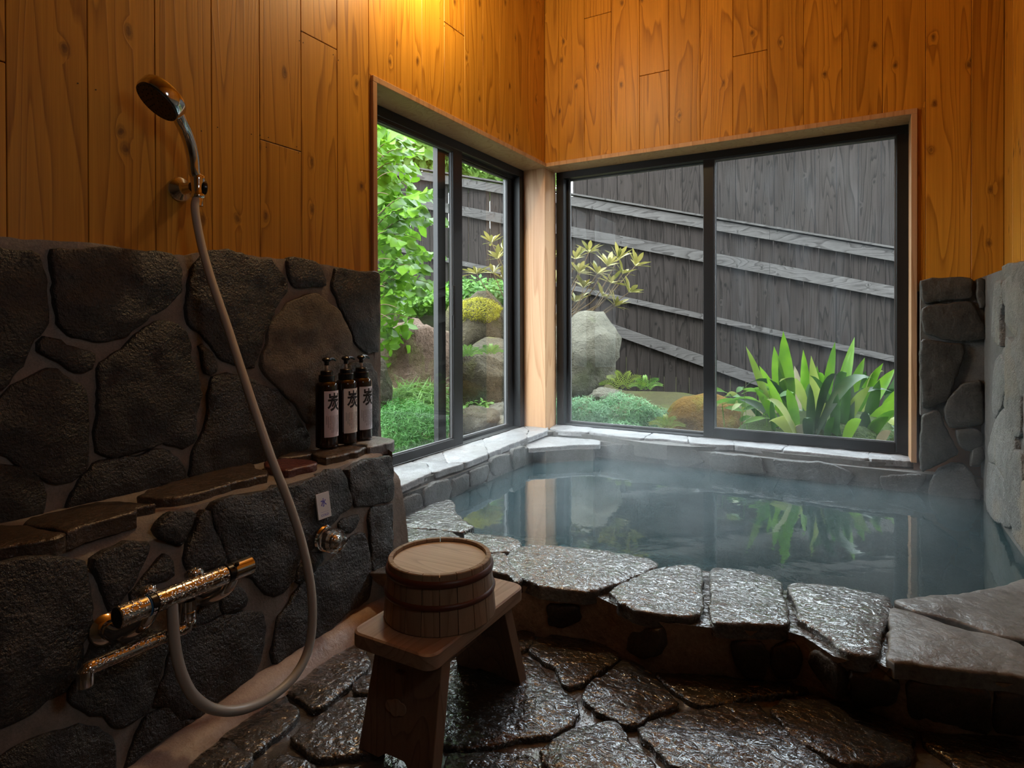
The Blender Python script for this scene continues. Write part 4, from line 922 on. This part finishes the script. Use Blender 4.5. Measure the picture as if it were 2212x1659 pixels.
def leg(yb,yt,th,s):
    # plank leg: splayed, slightly wider at the foot with a shallow arch cut
    xs=[SX0+.012,SX1-.010]; xt=[SX0+.022,SX1-.016]; b=MB(); v=[]
    foot=[(xs[0],.013),(xs[0]+.05,.013),(xs[0]+.065,.024),(xs[1]-.065,.024),(xs[1]-.05,.013),(xs[1],.013)]
    top=[(xt[1],SZ-.030),(xt[0],SZ-.030)]
    for d in (0,th):
        for x,z in foot+top:
            t=z/(SZ-.03); y=yb+(yt-yb)*t+d*s; v.append((x,y,z))
    f=[tuple(range(8)),tuple(range(15,7,-1))]+[(i,8+i,8+(i+1)%8,(i+1)%8) for i in range(8)]
    bm=bmesh.new(); vs=[bm.verts.new(q) for q in v]
    for q in f: bm.faces.new([vs[i] for i in q])
    bmesh.ops.recalc_face_normals(bm,faces=bm.faces); bmesh.ops.bevel(bm,geom=bm.edges[:],offset=.0012,segments=1,affect='EDGES'); bm.verts.index_update()
    b.v=[tuple(q.co) for q in bm.verts]; b.f=[tuple(q.index for q in g.verts) for g in bm.faces]; bm.free()
    return b.build('leg',MT['legwood'],st)
lg=leg(-2.195,-2.150,.030,1); leg(-1.832,-1.900,.030,-1)
MB().box((.765,-2.170,.118),(.787,-1.872,.168),.002).build('stretcher',MT['legwood'],st)
# carved floral wedge cap on the near leg
fl=MB(); c=Vector((.772,-2.187+.0,.105)); dn=Vector((0,-1,.2)).normalized()
yy=-2.195+(.045)*(.105/.21); c.y=yy-.0005; ez=Vector((0,.21,.977)); v=[]; K=40
for d in (-.002,.0022):
    for k in range(K):
        a=2*math.pi*k/K; r_=.012+.010*max(0,math.cos(2*a))**1.2; v.append(c+VX*(r_*math.cos(a)*1.1)+ez*(r_*math.sin(a)*1.25)+dn*d)
fl.add(v,[tuple(K+k for k in range(K))]+[(k,(k+1)%K,K+(k+1)%K,K+k) for k in range(K)]).build('tenon_cap',MT['stoolwood'],st)
# ---- upturned pail
PC=Vector((.784,-2.051,SZ+.0005)); H_=.112
pail=empty('wash_pail',tuple(PC),label='upturned round wooden wash pail with two brown hoops on the stool',cat='pail')
NS=20; rb,rt_=.1125,.1035; th=.0095
for k in range(NS):
    a0=2*math.pi*(k+.02)/NS; a1=2*math.pi*(k+.98)/NS; v=[]; n_=4
    for (z,ro) in ((0,rb-.001),(.002,rb),(H_-.0015,rt_),(H_,rt_-.0015)):
        for j in range(n_+1): a=a0+(a1-a0)*j/n_; v.append(PC+Vector((ro*math.cos(a),ro*math.sin(a),z)))
    for (z,ri) in ((H_,rt_-th),(0,rb-th)):
        for j in range(n_+1): a=a0+(a1-a0)*j/n_; v.append(PC+Vector((ri*math.cos(a),ri*math.sin(a),z)))
    f=[]; w=n_+1
    for r in range(6):
        r2=(r+1)%6
        for j in range(n_): f.append((r*w+j,r*w+j+1,r2*w+j+1,r2*w+j))
    f.append(tuple(r*w for r in range(5,-1,-1))); f.append(tuple(r*w+n_ for r in range(6)))
    MB().add(v,f).build('stave',MT['pailwood'],pail,smooth=math.radians(30),origin=PC+Vector((rb*math.cos(a0),rb*math.sin(a0),0)))
MB().lathe([(rt_-th,H_-.022),(rt_-th,H_-.008),(rt_-th-.002,H_-.0075)],48,Matrix.Translation(PC)).build('bottom_board',MT['pailtop'],pail)
for z0,z1 in ((.086,.101),(.046,.058)):
    r0=rb+(rt_-rb)*z0/H_; r1=rb+(rt_-rb)*z1/H_
    MB().lathe([(r0-.001,z0),(r0+.0025,z0+.002),((r0+r1)/2+.0040,(z0+z1)/2),(r1+.0025,z1-.002),(r1-.001,z1)],64,Matrix.Translation(PC),cap=False).build('hoop',MT['hoop'],pail,smooth=True)
# ================================================================ garden
def ss(a,b,x):
    t=max(0,min(1,(x-a)/(b-a))); return t*t*(3-2*t)
def gh(x,y):
    s=-x*.6+y*.8
    z=.10+ss(1.0,2.9,s)*(.95*ss(-.4,-1.6,x)+.12)+ss(4,12,s)*2.0
    z+=.03*nz((x,y,0),2.1)+.012*nz((x,y,3),7)
    if -.24<x<2.3 and y<.24: z=-.62
    return z
gx=np.concatenate([np.arange(-14,-4,.5),np.arange(-4,3,.09),np.arange(3,9,.5)]); gy=np.concatenate([np.arange(-6,-2,.5),np.arange(-2,4,.09),np.arange(4,16,.6)])
b=MB(); b.v=[(float(x),float(y),gh(x,y)) for x in gx for y in gy]; ny=len(gy)
b.f=[(i*ny+j,(i+1)*ny+j,(i+1)*ny+j+1,i*ny+j+1) for i in range(len(gx)-1) for j in range(ny-1)]
b.build('ground',MT['soil'],smooth=True,kind='structure')
rng=np.random.default_rng(7)
def cloud(name,par,mat,cen,rad,n,size,asp=.5,shell=.6,up=0.0,seed=0,tri=False,sizevar=.5,kind='stuff',ground=False,**k):
    g=np.random.default_rng(seed+11)
    d=g.normal(size=(n,3)); d/=np.linalg.norm(d,axis=1)[:,None]
    r=shell+(1-shell)*g.random(n)**.6
    # lumpy outline
    lump=np.array([1+.22*noise.noise(Vector((a*2.6+seed,b_*2.6,c*2.6))) for a,b_,c in d])
    p=d*(r*lump)[:,None]*np.array(rad)+np.array(cen)
    nrm=d+g.normal(size=(n,3))*.7; nrm[:,2]+=up; nrm/=np.linalg.norm(nrm,axis=1)[:,None]
    t=g.normal(size=(n,3)); t-=nrm*(t*nrm).sum(1)[:,None]; t/=np.linalg.norm(t,axis=1)[:,None]; w=np.cross(nrm,t)
    s=size*(1-sizevar/2+sizevar*g.random(n))[:,None]
    if tri:
        v=np.stack([p-w*s*asp*.5,p+w*s*asp*.5,p+t*s],1).reshape(-1,3); f=np.arange(n*3).reshape(-1,3)
    else:
        v=np.stack([p-t*s*.5,p-t*s*.22-w*s*asp*.38,p+t*s*.08-w*s*asp*.48+nrm*s*.04,p+t*s*.34-w*s*asp*.24,p+t*s*.56-nrm*s*.05,p+t*s*.34+w*s*asp*.24,p+t*s*.08+w*s*asp*.48+nrm*s*.04,p-t*s*.22+w*s*asp*.38],1).reshape(-1,3); f=np.arange(n*8).reshape(-1,8)
    me=bpy.data.meshes.new(name); me.from_pydata(v.tolist(),[],f.tolist()); me.materials.append(MT[mat]); ob=bpy.data.objects.new(name,me); COL.objects.link(ob)
    if par: ob.parent=par; ob.matrix_parent_inverse=Matrix.Translation(-par.location)
    return tag(ob,kind=kind,**k)
# ---- fence: boards on a sloping line, rails in front
P0=dep(1520,CY,5.5); dF=(RT*.926-FW*.377); dF.z=0; dF.normalize(); nF=Vector((dF.y,-dF.x,0)); 
if nF.dot(CAM-P0)<0: nF=-nF
fF=lambda x,y,o=0: pl(x,y,P0+nF*o,nF)
def tF(p): return (Vector(p)-P0).dot(dF)
a_=fF(1232,424); b_=fF(1935,541)
def topz(t): return a_.z+(b_.z-a_.z)*(t-tF(a_))/(tF(b_)-tF(a_))
t0,t1=-4.6,3.4
fe=empty('wooden_fence',(P0.x,P0.y,.1),label='dark weathered board fence with pale sloping rails behind the garden',cat='fence')
def strip(ta,tb,za,zb,za2,zb2,o0,o1,name,mat,par,ch=0):
    v=[]
    for o in (o0,o1):
        for t,z in ((ta,za),(tb,zb),(tb,zb2),(ta,za2)): q_=P0+dF*t+nF*o; v.append((q_.x,q_.y,z))
    return MB().add(v,[(0,1,2,3),(7,6,5,4),(0,4,5,1),(1,5,6,2),(2,6,7,3),(3,7,4,0)]).build(name,MT[mat],par,origin=Vector(v[0]))
t=t0; i=0
while t<t1:
    w=.118+.012*((i*7)%3-1); q_=P0+dF*t; g0=gh(q_.x,q_.y)-.06
    o=-.006 if i%2 else 0.0
    strip(t+.0035,t+w-.0035,g0,g0,topz(t)-.012,topz(t+w)-.012,-.022+o,-.006+o,'board','fence',fe); t+=w; i+=1
def rail(x0,y0,x1,y1,hpx,ta,tb,o1=.034,name='rail'):
    p=fF(x0,y0,.02); q_=fF(x1,y1,.02); zz=lambda t:p.z+(q_.z-p.z)*(t-tF(p))/(tF(q_)-tF(p)); h=hpx*D_(p)/1313
    j=[ta]+[v for v in (-2.4,.55,2.2) if ta<v<tb]+[tb]
    for a,b in zip(j,j[1:]): strip(a+.001,b-.001,zz(a)-h,zz(b)-h,zz(a),zz(b),-.004,o1,name,'rail',fe)
rail(1232,424,1935,541,20,t0,t1); rail(1232,489,1928,618,22,t0,t1); rail(1232,615,1927,768,11,t0,t1); rail(1311,696,1628,806,22,-1.6,1.1)
p=fF(1232,418,.0); q_=fF(1935,535,.0); zz=lambda t:p.z+(q_.z-p.z)*(t-tF(p))/(tF(q_)-tF(p))
strip(t0,.6,zz(t0)-.016,zz(.6)-.016,zz(t0),zz(.6),-.05,.055,'cap_rail','rail',fe); strip(.602,t1,zz(.602)-.016,zz(t1)-.016,zz(.602),zz(t1),-.05,.055,'cap_rail','rail',fe)
# ---- neighbouring timber building
YH=3.62; xh=at(1237,400,1,YH).x
bd=empty('timber_building',(xh,YH,.1),label='neighbouring building clad in dark vertical boards beyond the fence',cat='building')
MB().box((xh+.01,YH+.014,-.2),(xh+7.5,YH+3.4,2.92)).build('wall_core',MT['rubber'],bd)
for k in range(40):
    MB().box((xh+.185*k+.002,YH+(.004 if k%2 else 0),-.2),(xh+.185*(k+1)-.002,YH+.02,2.92),.003).build('board',MT['house'],bd,origin=(xh+.185*k,YH,0))
rf=MB().add([(xh-.1,YH-.22,2.92),(xh+7.8,YH-.22,2.92),(xh+7.8,YH+3.9,4.0),(xh-.1,YH+3.9,4.0),(xh-.1,YH-.22,3.0),(xh+7.8,YH-.22,3.0),(xh+7.8,YH+3.9,4.08),(xh-.1,YH+3.9,4.08)],[(0,3,2,1),(4,5,6,7),(0,1,5,4),(1,2,6,5),(2,3,7,6),(3,0,4,7)])
rf.build('roof',MT['house'],bd)
# ---- boulders
def boulder(name,cen,rad,mat,label,seed,amp=.25,rot=0,group=None,flat=.0,cat='rock',sub=4):
    bm=bmesh.new(); bmesh.ops.create_icosphere(bm,subdivisions=sub,radius=1)
    R=Matrix.Rotation(rot,3,'Z')
    for q in bm.verts:
        d=q.co.normalized(); 
        f=1+amp*nz((d.x+seed,d.y,d.z),1.3)+amp*.5*nz((d.x,d.y+seed,d.z),3.1)+amp*.2*nz((d.x,d.y,d.z+seed),8)
        # facet it a little
        c_=noise.cell_vector(Vector((d.x*1.7+seed,d.y*1.7,d.z*1.7))); f+=.05*c_.x
        if flat and d.z>flat: f*=flat/d.z*.6+.4
        q.co=R@Vector((d.x*f*rad[0],d.y*f*rad[1],d.z*f*rad[2]))
    me=bpy.data.meshes.new(name); bm.to_mesh(me); bm.free(); me.shade_smooth(); me.materials.append(MT[mat])
    o=bpy.data.objects.new(name,me); COL.objects.link(o); o.location=cen; return tag(o,label=label,cat=cat,group=group)
def B_(name,x0,y0,x1,y1,d,mat,label,seed,dy=1.0,**k):
    c=dep((x0+x1)/2,(y0+y1)/2,d); rx=(x1-x0)/2*d/1313; rz=(y1-y0)/2*d/1313
    return boulder(name,tuple(c),(rx,rx*dy,rz),mat,label,seed,rot=YAW,**k)
B_('boulder',780,668,985,905,4.2,'rockred','broad reddish boulder left of the side window stile',3.1,dy=.9,flat=.55)
B_('boulder',770,775,846,905,3.3,'rockmoss','mossy leaning rock beside the pump bottles seen through glass',5.2,dy=1.2)
B_('boulder',960,640,1098,790,5.0,'rockmoss','upright boulder capped with yellow moss through the side window',8.4,dy=.9)
B_('boulder',965,735,1150,900,4.5,'rockmoss','low wide mossy boulder below the yellow-capped one',11.7,dy=1.0)
B_('boulder',985,880,1080,960,3.7,'rockmoss','low rounded grey boulder at the foot of the side window',15.0,dy=1.0)
B_('rock',1055,870,1112,915,4.0,'rockpale','small grey rock right of the low rounded boulder',19.0)
B_('rock',1062,900,1106,935,3.7,'rockpale','small rock wedged beside the window frame bottom',20.5)
B_('boulder',1170,684,1338,855,4.5,'rockpale','tall pale lichen-covered boulder left in the larger window',22.3,dy=.8,amp=.26)
B_('rock',1275,838,1345,875,4.2,'rockpale','flat pinkish stone at the foot of the tall pale boulder',27.0)
B_('boulder',885,612,970,680,6.3,'rockmoss','round mossy rock up the slope behind the leafy shrub',31.0)
for i,(px,py) in enumerate([(1492,930),(1503,934),(1515,931),(1483,934),(1510,937),(1498,938),(1520,936),(1473,932)]):
    c=dep(px,py,3.15); c.z=gh(c.x,c.y)+.008
    boulder('pebble',tuple(c),(.014,.012,.010),'rockpale','pale pebble lying outside at the larger window centre',i*3.3,sub=2,cat='pebble',group='pebbles outside the window')
# ---- leaves
def leafmesh(name,L,W_,fold=.25,droop=.12,n=7,peak=.42,stalk=.06,serr=0.0):
    v=[];f=[]
    for i in range(n+1):
        t=i/n; w=W_/2*max(0,math.sin(math.pi*t**(math.log(.5)/math.log(peak)) ))**.85
        if serr and 0<i<n: w*=1+serr*(1 if i%2 else -1)
        z=-droop*L*t*t; v+=[(-w,stalk*L+t*L,z+fold*w),(0,stalk*L+t*L,z),(w,stalk*L+t*L,z+fold*w)]
    for i in range(n):
        a=i*3; f+=[(a,a+1,a+4,a+3),(a+1,a+2,a+5,a+4)]
    s=len(v); v+=[(-.012*L,0,0),(.012*L,0,0),(.008*L,stalk*L+.02*L,0),(-.008*L,stalk*L+.02*L,0)]; f.append((s,s+1,s+2,s+3))
    me=bpy.data.meshes.new(name); me.from_pydata(v,[],f); me.shade_smooth(); return me
def place_leaf(me,par,p,dirv,upv,scale,name='leaf'):
    o=bpy.data.objects.new(name,me); COL.objects.link(o); y=Vector(dirv).normalized(); x=y.cross(Vector(upv)); x.normalize(); z=x.cross(y)
    m=Matrix((x,y,z)).transposed().to_4x4(); m=m@Matrix.Scale(scale,4); m.translation=Vector(p)-par.location; o.parent=par; o.matrix_local=m; return o
random.seed(12)
lm1=leafmesh('broad_leaf',.095,.064,.18,.25,14,.42,.25,serr=.025); lm1.materials.append(MT['leafbright'])
# broad-leaved shrub in front of the side window
bp=dep(770,900,3.6); bp.z=gh(bp.x,bp.y)-.05
sb=empty('leafy_shrub',tuple(bp),label='bright green broad-leaved shrub outside at the left of the side window',cat='shrub')
trunk=[bp,bp+Vector((.02,.03,.7)),dep(790,640,3.6),dep(785,480,3.6),dep(800,330,3.65)]
MB().tube(smoothpath(trunk,5),[.022-.0008*i for i in range(21)],8).build('trunk',MT['bark'],sb,smooth=True)
cnt=0
tips=[(905,325,3.45),(880,360,3.5),(925,415,3.4),(860,300,3.6),(935,470,3.45),(900,450,3.4),(870,520,3.4),(935,545,3.5),(905,575,3.4),(885,630,3.45),(925,610,3.5),(860,665,3.4),(895,690,3.5),(840,420,3.3),(845,560,3.3),(835,620,3.35),(850,370,3.3),(938,580,3.6),(830,500,3.25),(872,470,3.6),(915,520,3.65),(845,690,3.4),(870,600,3.6),(830,340,3.4)]
for (tx,ty,td) in tips:
    e=dep(tx,ty,td); s0=dep(785,min(720,ty+random.uniform(20,90)),3.6); mid=s0.lerp(e,.5)+Vector((0,0,.07)); path=smoothpath([s0,mid,e],8)
    MB().tube(path,[.0045-.0002*i for i in range(len(path))],5).build('branch',MT['bark'],sb,smooth=True)
    for i in range(4,len(path)):
        tdir=(path[i]-path[i-1]).normalized()
        for sgn in (-1,1):
            if cnt>=290: break
            side=tdir.cross(VZ).normalized()*sgn; dv=side*.75+tdir*.55+Vector((random.uniform(-.2,.2),random.uniform(-.2,.2),random.uniform(-.45,.0)))
            upv=VZ*.6+(CAM-e).normalized()*.8+Vector((random.uniform(-.4,.4),random.uniform(-.4,.4),0))
            place_leaf(lm1,sb,path[i],dv,upv,random.uniform(.6,1.1)); cnt+=1
fo=cloud('inner_leaves',sb,'leafbright',tuple(dep(800,500,3.85)),(.34,.34,.95),1500,.085,.65,.35,.5,seed=3)
# rhododendron
lm2=leafmesh('rhodo_leaf',.115,.030,.22,.10,6,.55,.10); lm2.materials.append(MT['rhodo'])
rb_=dep(1190,790,4.85); rb_.z=gh(rb_.x,rb_.y)
rd=empty('rhododendron',tuple(rb_),label='rhododendron with bronze-green leaf whorls behind the corner post',cat='shrub')
for (tx,ty) in [(1075,560),(1062,525),(1088,605),(1030,592),(1090,545),(1066,590),(1120,560),(1150,520),(1243,560),(1272,545),(1290,592),(1320,612),(1345,592),(1372,575),(1300,640),(1328,662),(1260,622),(1242,652),(1358,632),(1312,575),(1250,590),(1335,560),(1190,560),(1200,610)]:
    d=random.uniform(4.6,5.0); e=dep(tx,ty,d); st_=dep(1175+(tx-1175)*.35,700,4.85); mid=st_.lerp(e,.5)+Vector((random.uniform(-.05,.05),0,-.05))
    path=smoothpath([rb_,st_,mid,e],5); MB().tube(path,[.009-.0004*i for i in range(len(path))],5).build('stem',MT['bark'],rd,smooth=True)
    ax=(e-mid).normalized(); ax=(ax+VZ*.8).normalized(); u=ax.orthogonal().normalized(); w=ax.cross(u)
    n_=12; ph=random.random()
    for k in range(n_):
        a=2*math.pi*(k/n_+ph); el=random.uniform(.1,.95); dv=(u*math.cos(a)+w*math.sin(a))*(1-.4*el)+ax*el
        place_leaf(lm2,rd,e,dv,ax,random.uniform(.8,1.25))
# blade-leaved clumps
def blade(par,base,tip,width,mat,arch=.12,n=9,peak=.5,name='leaf',fold=.22,twist=0.0,label=None):
    base=Vector(base); tip=Vector(tip); L=(tip-base).length; mid=(base+tip)/2+VZ*arch*L*1.5
    axis=(tip-base).normalized(); side=axis.cross((CAM-base).normalized()).normalized()
    side=(Matrix.Rotation(twist,3,axis)@side)
    v=[];f=[]
    for i in range(n+1):
        t=i/n; p=base*(1-t)**2+mid*2*t*(1-t)+tip*t*t
        tt=max(0,(t-.18)/.82); w=width/2*(max(0,math.sin(math.pi*tt**(math.log(.5)/math.log(peak))))**.8 if t>.18 else 0)+.0022*(1-t)
        nn=axis.cross(side); v+=[p-side*w-nn*w*fold,p,p+side*w-nn*w*fold]
    for i in range(n): a=i*3; f+=[(a,a+1,a+4,a+3),(a+1,a+2,a+5,a+4)]
    return MB().add(v,f).build(name,MT[mat],par,smooth=True,origin=base,label=label)
ab=dep(1745,925,3.5); ab.z=gh(ab.x,ab.y)
asp=empty('aspidistra_clump',tuple(ab),label='clump of long glossy green leaves at the right of the larger window',cat='plant')
def gbase(x,d,y=915):
    p=dep(x,y,d); p.z=gh(p.x,p.y)-.01; return p
for (tx,ty,bx_,d,w,mt_,ar) in [(1692,715,1712,3.45,.085,'aspid',0),(1672,748,1705,3.5,.075,'aspid',.02),(1611,748,1690,3.4,.040,'aspidpale',.10),(1846,728,1790,3.4,.07,'aspid',.0),(1804,738,1770,3.6,.05,'aspid',.05),(1752,768,1785,3.3,.062,'aspidpale',.02),
 (1868,772,1800,3.4,.06,'aspid',.06),(1908,784,1815,3.45,.055,'aspid',.10),(1934,796,1830,3.5,.075,'aspid',.10),(1940,860,1830,3.3,.06,'aspid',.12),(1938,885,1840,3.1,.05,'aspid',.2),(1661,912,1735,3.1,.075,'aspidpale',.45),(1714,925,1750,3.1,.05,'aspiddry',.5),(1784,870,1730,3.15,.045,'aspidpale',.25),
 (1655,812,1720,3.3,.05,'aspid',.12),(1640,790,1715,3.5,.05,'aspid',.1),(1880,834,1800,3.2,.05,'aspidpale',.2),(1735,755,1745,3.6,.06,'aspid',.0),(1765,790,1760,3.4,.06,'aspid',.0),(1822,790,1790,3.5,.06,'aspid',.02),(1700,840,1730,3.15,.05,'aspid',.2),(1920,900,1850,3.1,.055,'aspid',.25),(1860,905,1810,3.0,.05,'aspid',.35),(1630,840,1700,3.2,.04,'aspid',.2),
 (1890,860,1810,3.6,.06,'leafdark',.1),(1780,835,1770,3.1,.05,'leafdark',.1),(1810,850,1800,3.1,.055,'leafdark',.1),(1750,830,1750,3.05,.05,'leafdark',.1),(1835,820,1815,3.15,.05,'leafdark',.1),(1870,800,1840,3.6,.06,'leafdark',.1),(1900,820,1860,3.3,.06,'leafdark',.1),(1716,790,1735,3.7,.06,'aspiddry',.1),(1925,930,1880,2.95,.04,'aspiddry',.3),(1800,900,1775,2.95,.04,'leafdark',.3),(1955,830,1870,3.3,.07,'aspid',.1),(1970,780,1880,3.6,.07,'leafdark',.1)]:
    blade(asp,gbase(bx_,d),dep(tx,ty,d-.08+random.uniform(-.05,.05)),w,mt_,ar,twist=random.uniform(-.7,.7),label='dry brown leaf' if mt_=='aspiddry' else None)
for i in range(34):
    bx_=random.gauss(1765,55); d=random.uniform(3.0,3.7); tx=bx_+random.uniform(-150,190); ty=random.uniform(800,925)
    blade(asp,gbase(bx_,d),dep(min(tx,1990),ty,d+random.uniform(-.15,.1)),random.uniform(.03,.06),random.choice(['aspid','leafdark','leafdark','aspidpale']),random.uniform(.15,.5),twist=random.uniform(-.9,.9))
bm_=gbase(1600,3.4); bam=empty('bamboo_grass',tuple(bm_),label='low bamboo grass with narrow pale green leaves left of the glossy clump',cat='plant')
for i in range(34):
    bx_=random.uniform(1560,1680); by=random.uniform(830,905); d=random.uniform(3.2,3.6); s=gbase(bx_,d); j=dep(bx_+random.uniform(-15,15),by,d)
    if i%3==0: MB().tube([s,s.lerp(j,.5),j],.0016,5).build('stem',MT['grass'],bam)
    a=random.uniform(-1,1); blade(bam,j,j+(RT*a*.19+VZ*random.uniform(-.05,.05)+FW*random.uniform(-.06,.06)),.026,'grass' if i%4 else 'aspidpale',.12,6,twist=random.uniform(-.6,.6))
def fern(x,y,d,n,L,label,mat='grass'):
    b0=dep(x,y,d); fz=empty('fern',tuple(b0),label=label,cat='fern')
    for k in range(n):
        a=math.pi*(k+.5)/n; e=b0+RT*math.cos(a)*L+VZ*(math.sin(a)*L*.75)-FW*random.uniform(-.04,.06); mid=(b0+e)/2+VZ*L*.2; v=[];f=[]
        path=smoothpath([b0,mid,e],8); fb=MB().tube(path,.0012,4)
        for i in range(3,len(path)):
            t=i/len(path); tdir=(path[i]-path[i-1]).normalized(); sd=tdir.cross((CAM-b0).normalized()).normalized()
            for s in (-1,1):
                q=path[i]; w=L*.22*(1-t)+.006; fb.add([q-tdir*.004,q+sd*s*w*.5+tdir*.006,q+sd*s*w+tdir*.012,q+sd*s*w*.5-tdir*.002],[(0,1,2,3)])
        fb.build('frond',MT[mat],fz)
fern(1345,840,4.1,6,.16,'small yellow-green fern right of the tall pale boulder','aspidpale')
fern(1395,842,4.3,5,.13,'small fern nearer the fence right of the pale boulder')
fern(1010,770,4.1,6,.10,'little fern growing on the mossy boulder ledge')
fern(1060,765,4.2,5,.09,'second little fern on the boulder, beside the window frame')
fern(1440,925,3.3,5,.09,'tiny fern between the blue-green juniper and the moss mound','aspidpale')
# junipers, moss, grasses: uncountable
def ell(cx,cy,d,rx,rz,dy=1.0):
    c=dep(cx,cy,d); return tuple(c),(rx*d/1313,rx*d/1313*dy,rz*d/1313)
ju=empty('juniper',tuple(gbase(1330,3.6)),label='low spreading blue-green juniper at the bottom left of larger window',cat='shrub')
for i,(cx,cy,d,rx,rz,n_) in enumerate([(1250,905,3.8,80,50,5200),(1345,900,3.8,75,52,5200),(1405,915,3.75,60,40,3200),(1310,930,3.72,105,28,3800),(1215,900,3.9,42,46,1500)]):
    c,r=ell(cx,cy,d,rx,rz,.5); cloud('needles',ju,'juniper',c,r,n_,.030,.16,.55,.9,seed=20+i,tri=True)
mo=B_('moss_mound',1430,852,1610,1000,3.7,'mossy','low mound of rusty yellow moss under the window mullion',41.0,amp=.12,cat='moss'); 
mo2=B_('moss_mound',1590,890,1990,1010,3.3,'mossgreen','dim green moss mound beneath the glossy leaves',47.0,dy=.6,amp=.10,cat='moss')
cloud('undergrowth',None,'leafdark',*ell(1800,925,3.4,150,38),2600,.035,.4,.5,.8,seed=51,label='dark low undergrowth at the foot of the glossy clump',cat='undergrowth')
cloud('feathery_moss',None,'softgreen',*ell(880,935,3.12,100,70,.9),12000,.030,.14,.55,.9,seed=61,tri=True,label='soft feathery green ground cover below the side window glass',cat='ground cover')
cloud('meadow_grass',None,'grass',*ell(900,870,3.5,80,45,.8),1500,.13,.045,.3,1.6,seed=63,tri=True,label='long pale grass blades in front of the reddish boulder',cat='grass')
cloud('small_herbs',None,'grass',*ell(1040,905,4.1,75,42,.9),900,.035,.6,.3,1.0,seed=65,label='small leafy herbs between the mossy boulders',cat='herbs')
cloud('yellow_moss',None,'yellowmoss',*ell(1035,672,4.85,52,30,.9),7000,.014,.4,.75,1.0,seed=66,label='yellow moss tufts on top of the upright boulder',cat='moss')
cloud('slope_plants',None,'leafbright',*ell(900,655,6.6,140,45,1.2),2200,.06,.6,.4,1.0,seed=67,label='bright low plants on the slope below the fence',cat='plants')
cloud('bank_plants',None,'leafbright',*ell(905,648,5.3,95,36,1.0),2600,.045,.6,.3,1.0,seed=69,label='fresh green plants on the bank behind the reddish boulder',cat='plants')
cloud('fence_foot_plants',None,'grass',*ell(1030,632,5.8,110,32,.7),1600,.05,.5,.3,1.0,seed=68,label='light green weeds along the fence foot behind the boulders',cat='plants')
# trees beyond the fence
for i,(cx,cy,d,rx,rz,n_,lab,sz,mt) in enumerate([
 (830,250,11,190,130,5200,'sunlit tree filling the upper left of the side window',.20,'leaffar'),
 (1010,325,12,130,95,4200,'sunlit tree rising over the fence in the middle of side window',.17,'leaffar'),
 (1120,350,13,120,90,3200,'distant pale tree just left of the dark building',.17,'leaffar'),
 (690,420,9,180,230,5200,'tall tree beyond the garden, left of the side window',.19,'leafbright'),
 (920,180,16,260,130,4200,'hazy tree crown high on the hill behind the others',.26,'leaffar')]):
    c,r=ell(cx,cy,d,rx,rz,.8); tr_=empty('tree',(c[0],c[1],gh(c[0],c[1])),label=lab,cat='tree',group='trees beyond the fence')
    MB().tube([(c[0],c[1],gh(c[0],c[1])-.2),(c[0]+.05,c[1],c[2]*.6),(c[0],c[1],c[2])],[.14,.10,.05],8).build('trunk',MT['bark'],tr_,smooth=True)
    cloud('crown',tr_,mt,c,r,n_,sz,.6,.35,.4,seed=80+i)
# ================================================================ steam over the bath
q=N('steam'); sc_n=q.n('VolumeScatter'); sc_n.inputs['Color'].default_value=(.92,.96,1,1); sc_n.inputs['Anisotropy'].default_value=.3
tc=q.n('TexCoord'); sx=q.n('SeparateXYZ'); q.l(tc.outputs['Object'],sx.inputs[0])
fall=q.ramp(sx.outputs['Z'],[(0.0,1.0),(.18,.35),(.48,0.0)])
nn=q.ramp(q.noise(q.coords((1,1,.8),rnd=False),3.4,3,.55,.7),[(.44,.03),(.70,1.0)])
q.l(q.math('MULTIPLY',q.math('MULTIPLY',fall,nn),.75),sc_n.inputs['Density']); q.l(sc_n.outputs[0],q.out.inputs['Volume'])
MB().box((.15,-1.55,.002),(1.90,-.07,.50)).build('steam',q.m,origin=(0,0,0),label='thin white steam rising from the hot bath water',cat='steam',kind='stuff').location.z=.126
# ================================================================ the masonry goes on beyond the frame
def fill(y0,y1,z0,z1,s,fn,n,mat,par,seed,**k):
    random.seed(seed); nx=max(1,int((y1-y0)/s)); nz_=max(1,int((z1-z0)/s)); dx=(y1-y0)/nx; dz=(z1-z0)/nz_
    st=[Vector((y0+dx*(i+.5)+random.uniform(-.3,.3)*dx,z0+dz*(j+.5)+random.uniform(-.3,.3)*dz)) for i in range(nx) for j in range(nz_)]
    for i in range(len(st)):
        pg=voronoi(st,(y0,z0,y1,z1),i)
        if len(pg)<3: continue
        c=sum(pg,Vector((0,0)))/len(pg)
        stone([fn(c.x+(p.x-c.x)*.86,c.y+(p.y-c.y)*.86) for p in pg],n,mat,par,**k)
KW=dict(depth=.016,step=.02,edge=.004,jit=.003,bulge=.005)
fill(-3.8,-2.60,.46,1.0,.27,lambda a,b:Vector((.028,a,b)),NX,'stonedark',wall_left,5,h=.007,**KW)
fill(-3.8,-2.66,.02,.39,.2,lambda a,b:Vector((XB(b),a,b)),NB,'stonelow',wall_left,6,h=.009,**KW)
fill(-3.8,-2.66,.06,.27,.24,lambda a,b:Vector((b,a,.436)),(0,0,1),'ledge',wall_left,7,h=.008,**KW)
fill(-3.9,-.52,.16,.98,.25,lambda a,b:Vector((1.946,a,b)),NR,'rightstone',wall_right,8,h=.012,**KW)
fill(-4.0,-2.58,.55,1.9,.30,lambda a,b:Vector((b,a,.005)),(0,0,1),'floorstone',floor,9,h=.009,**KW)
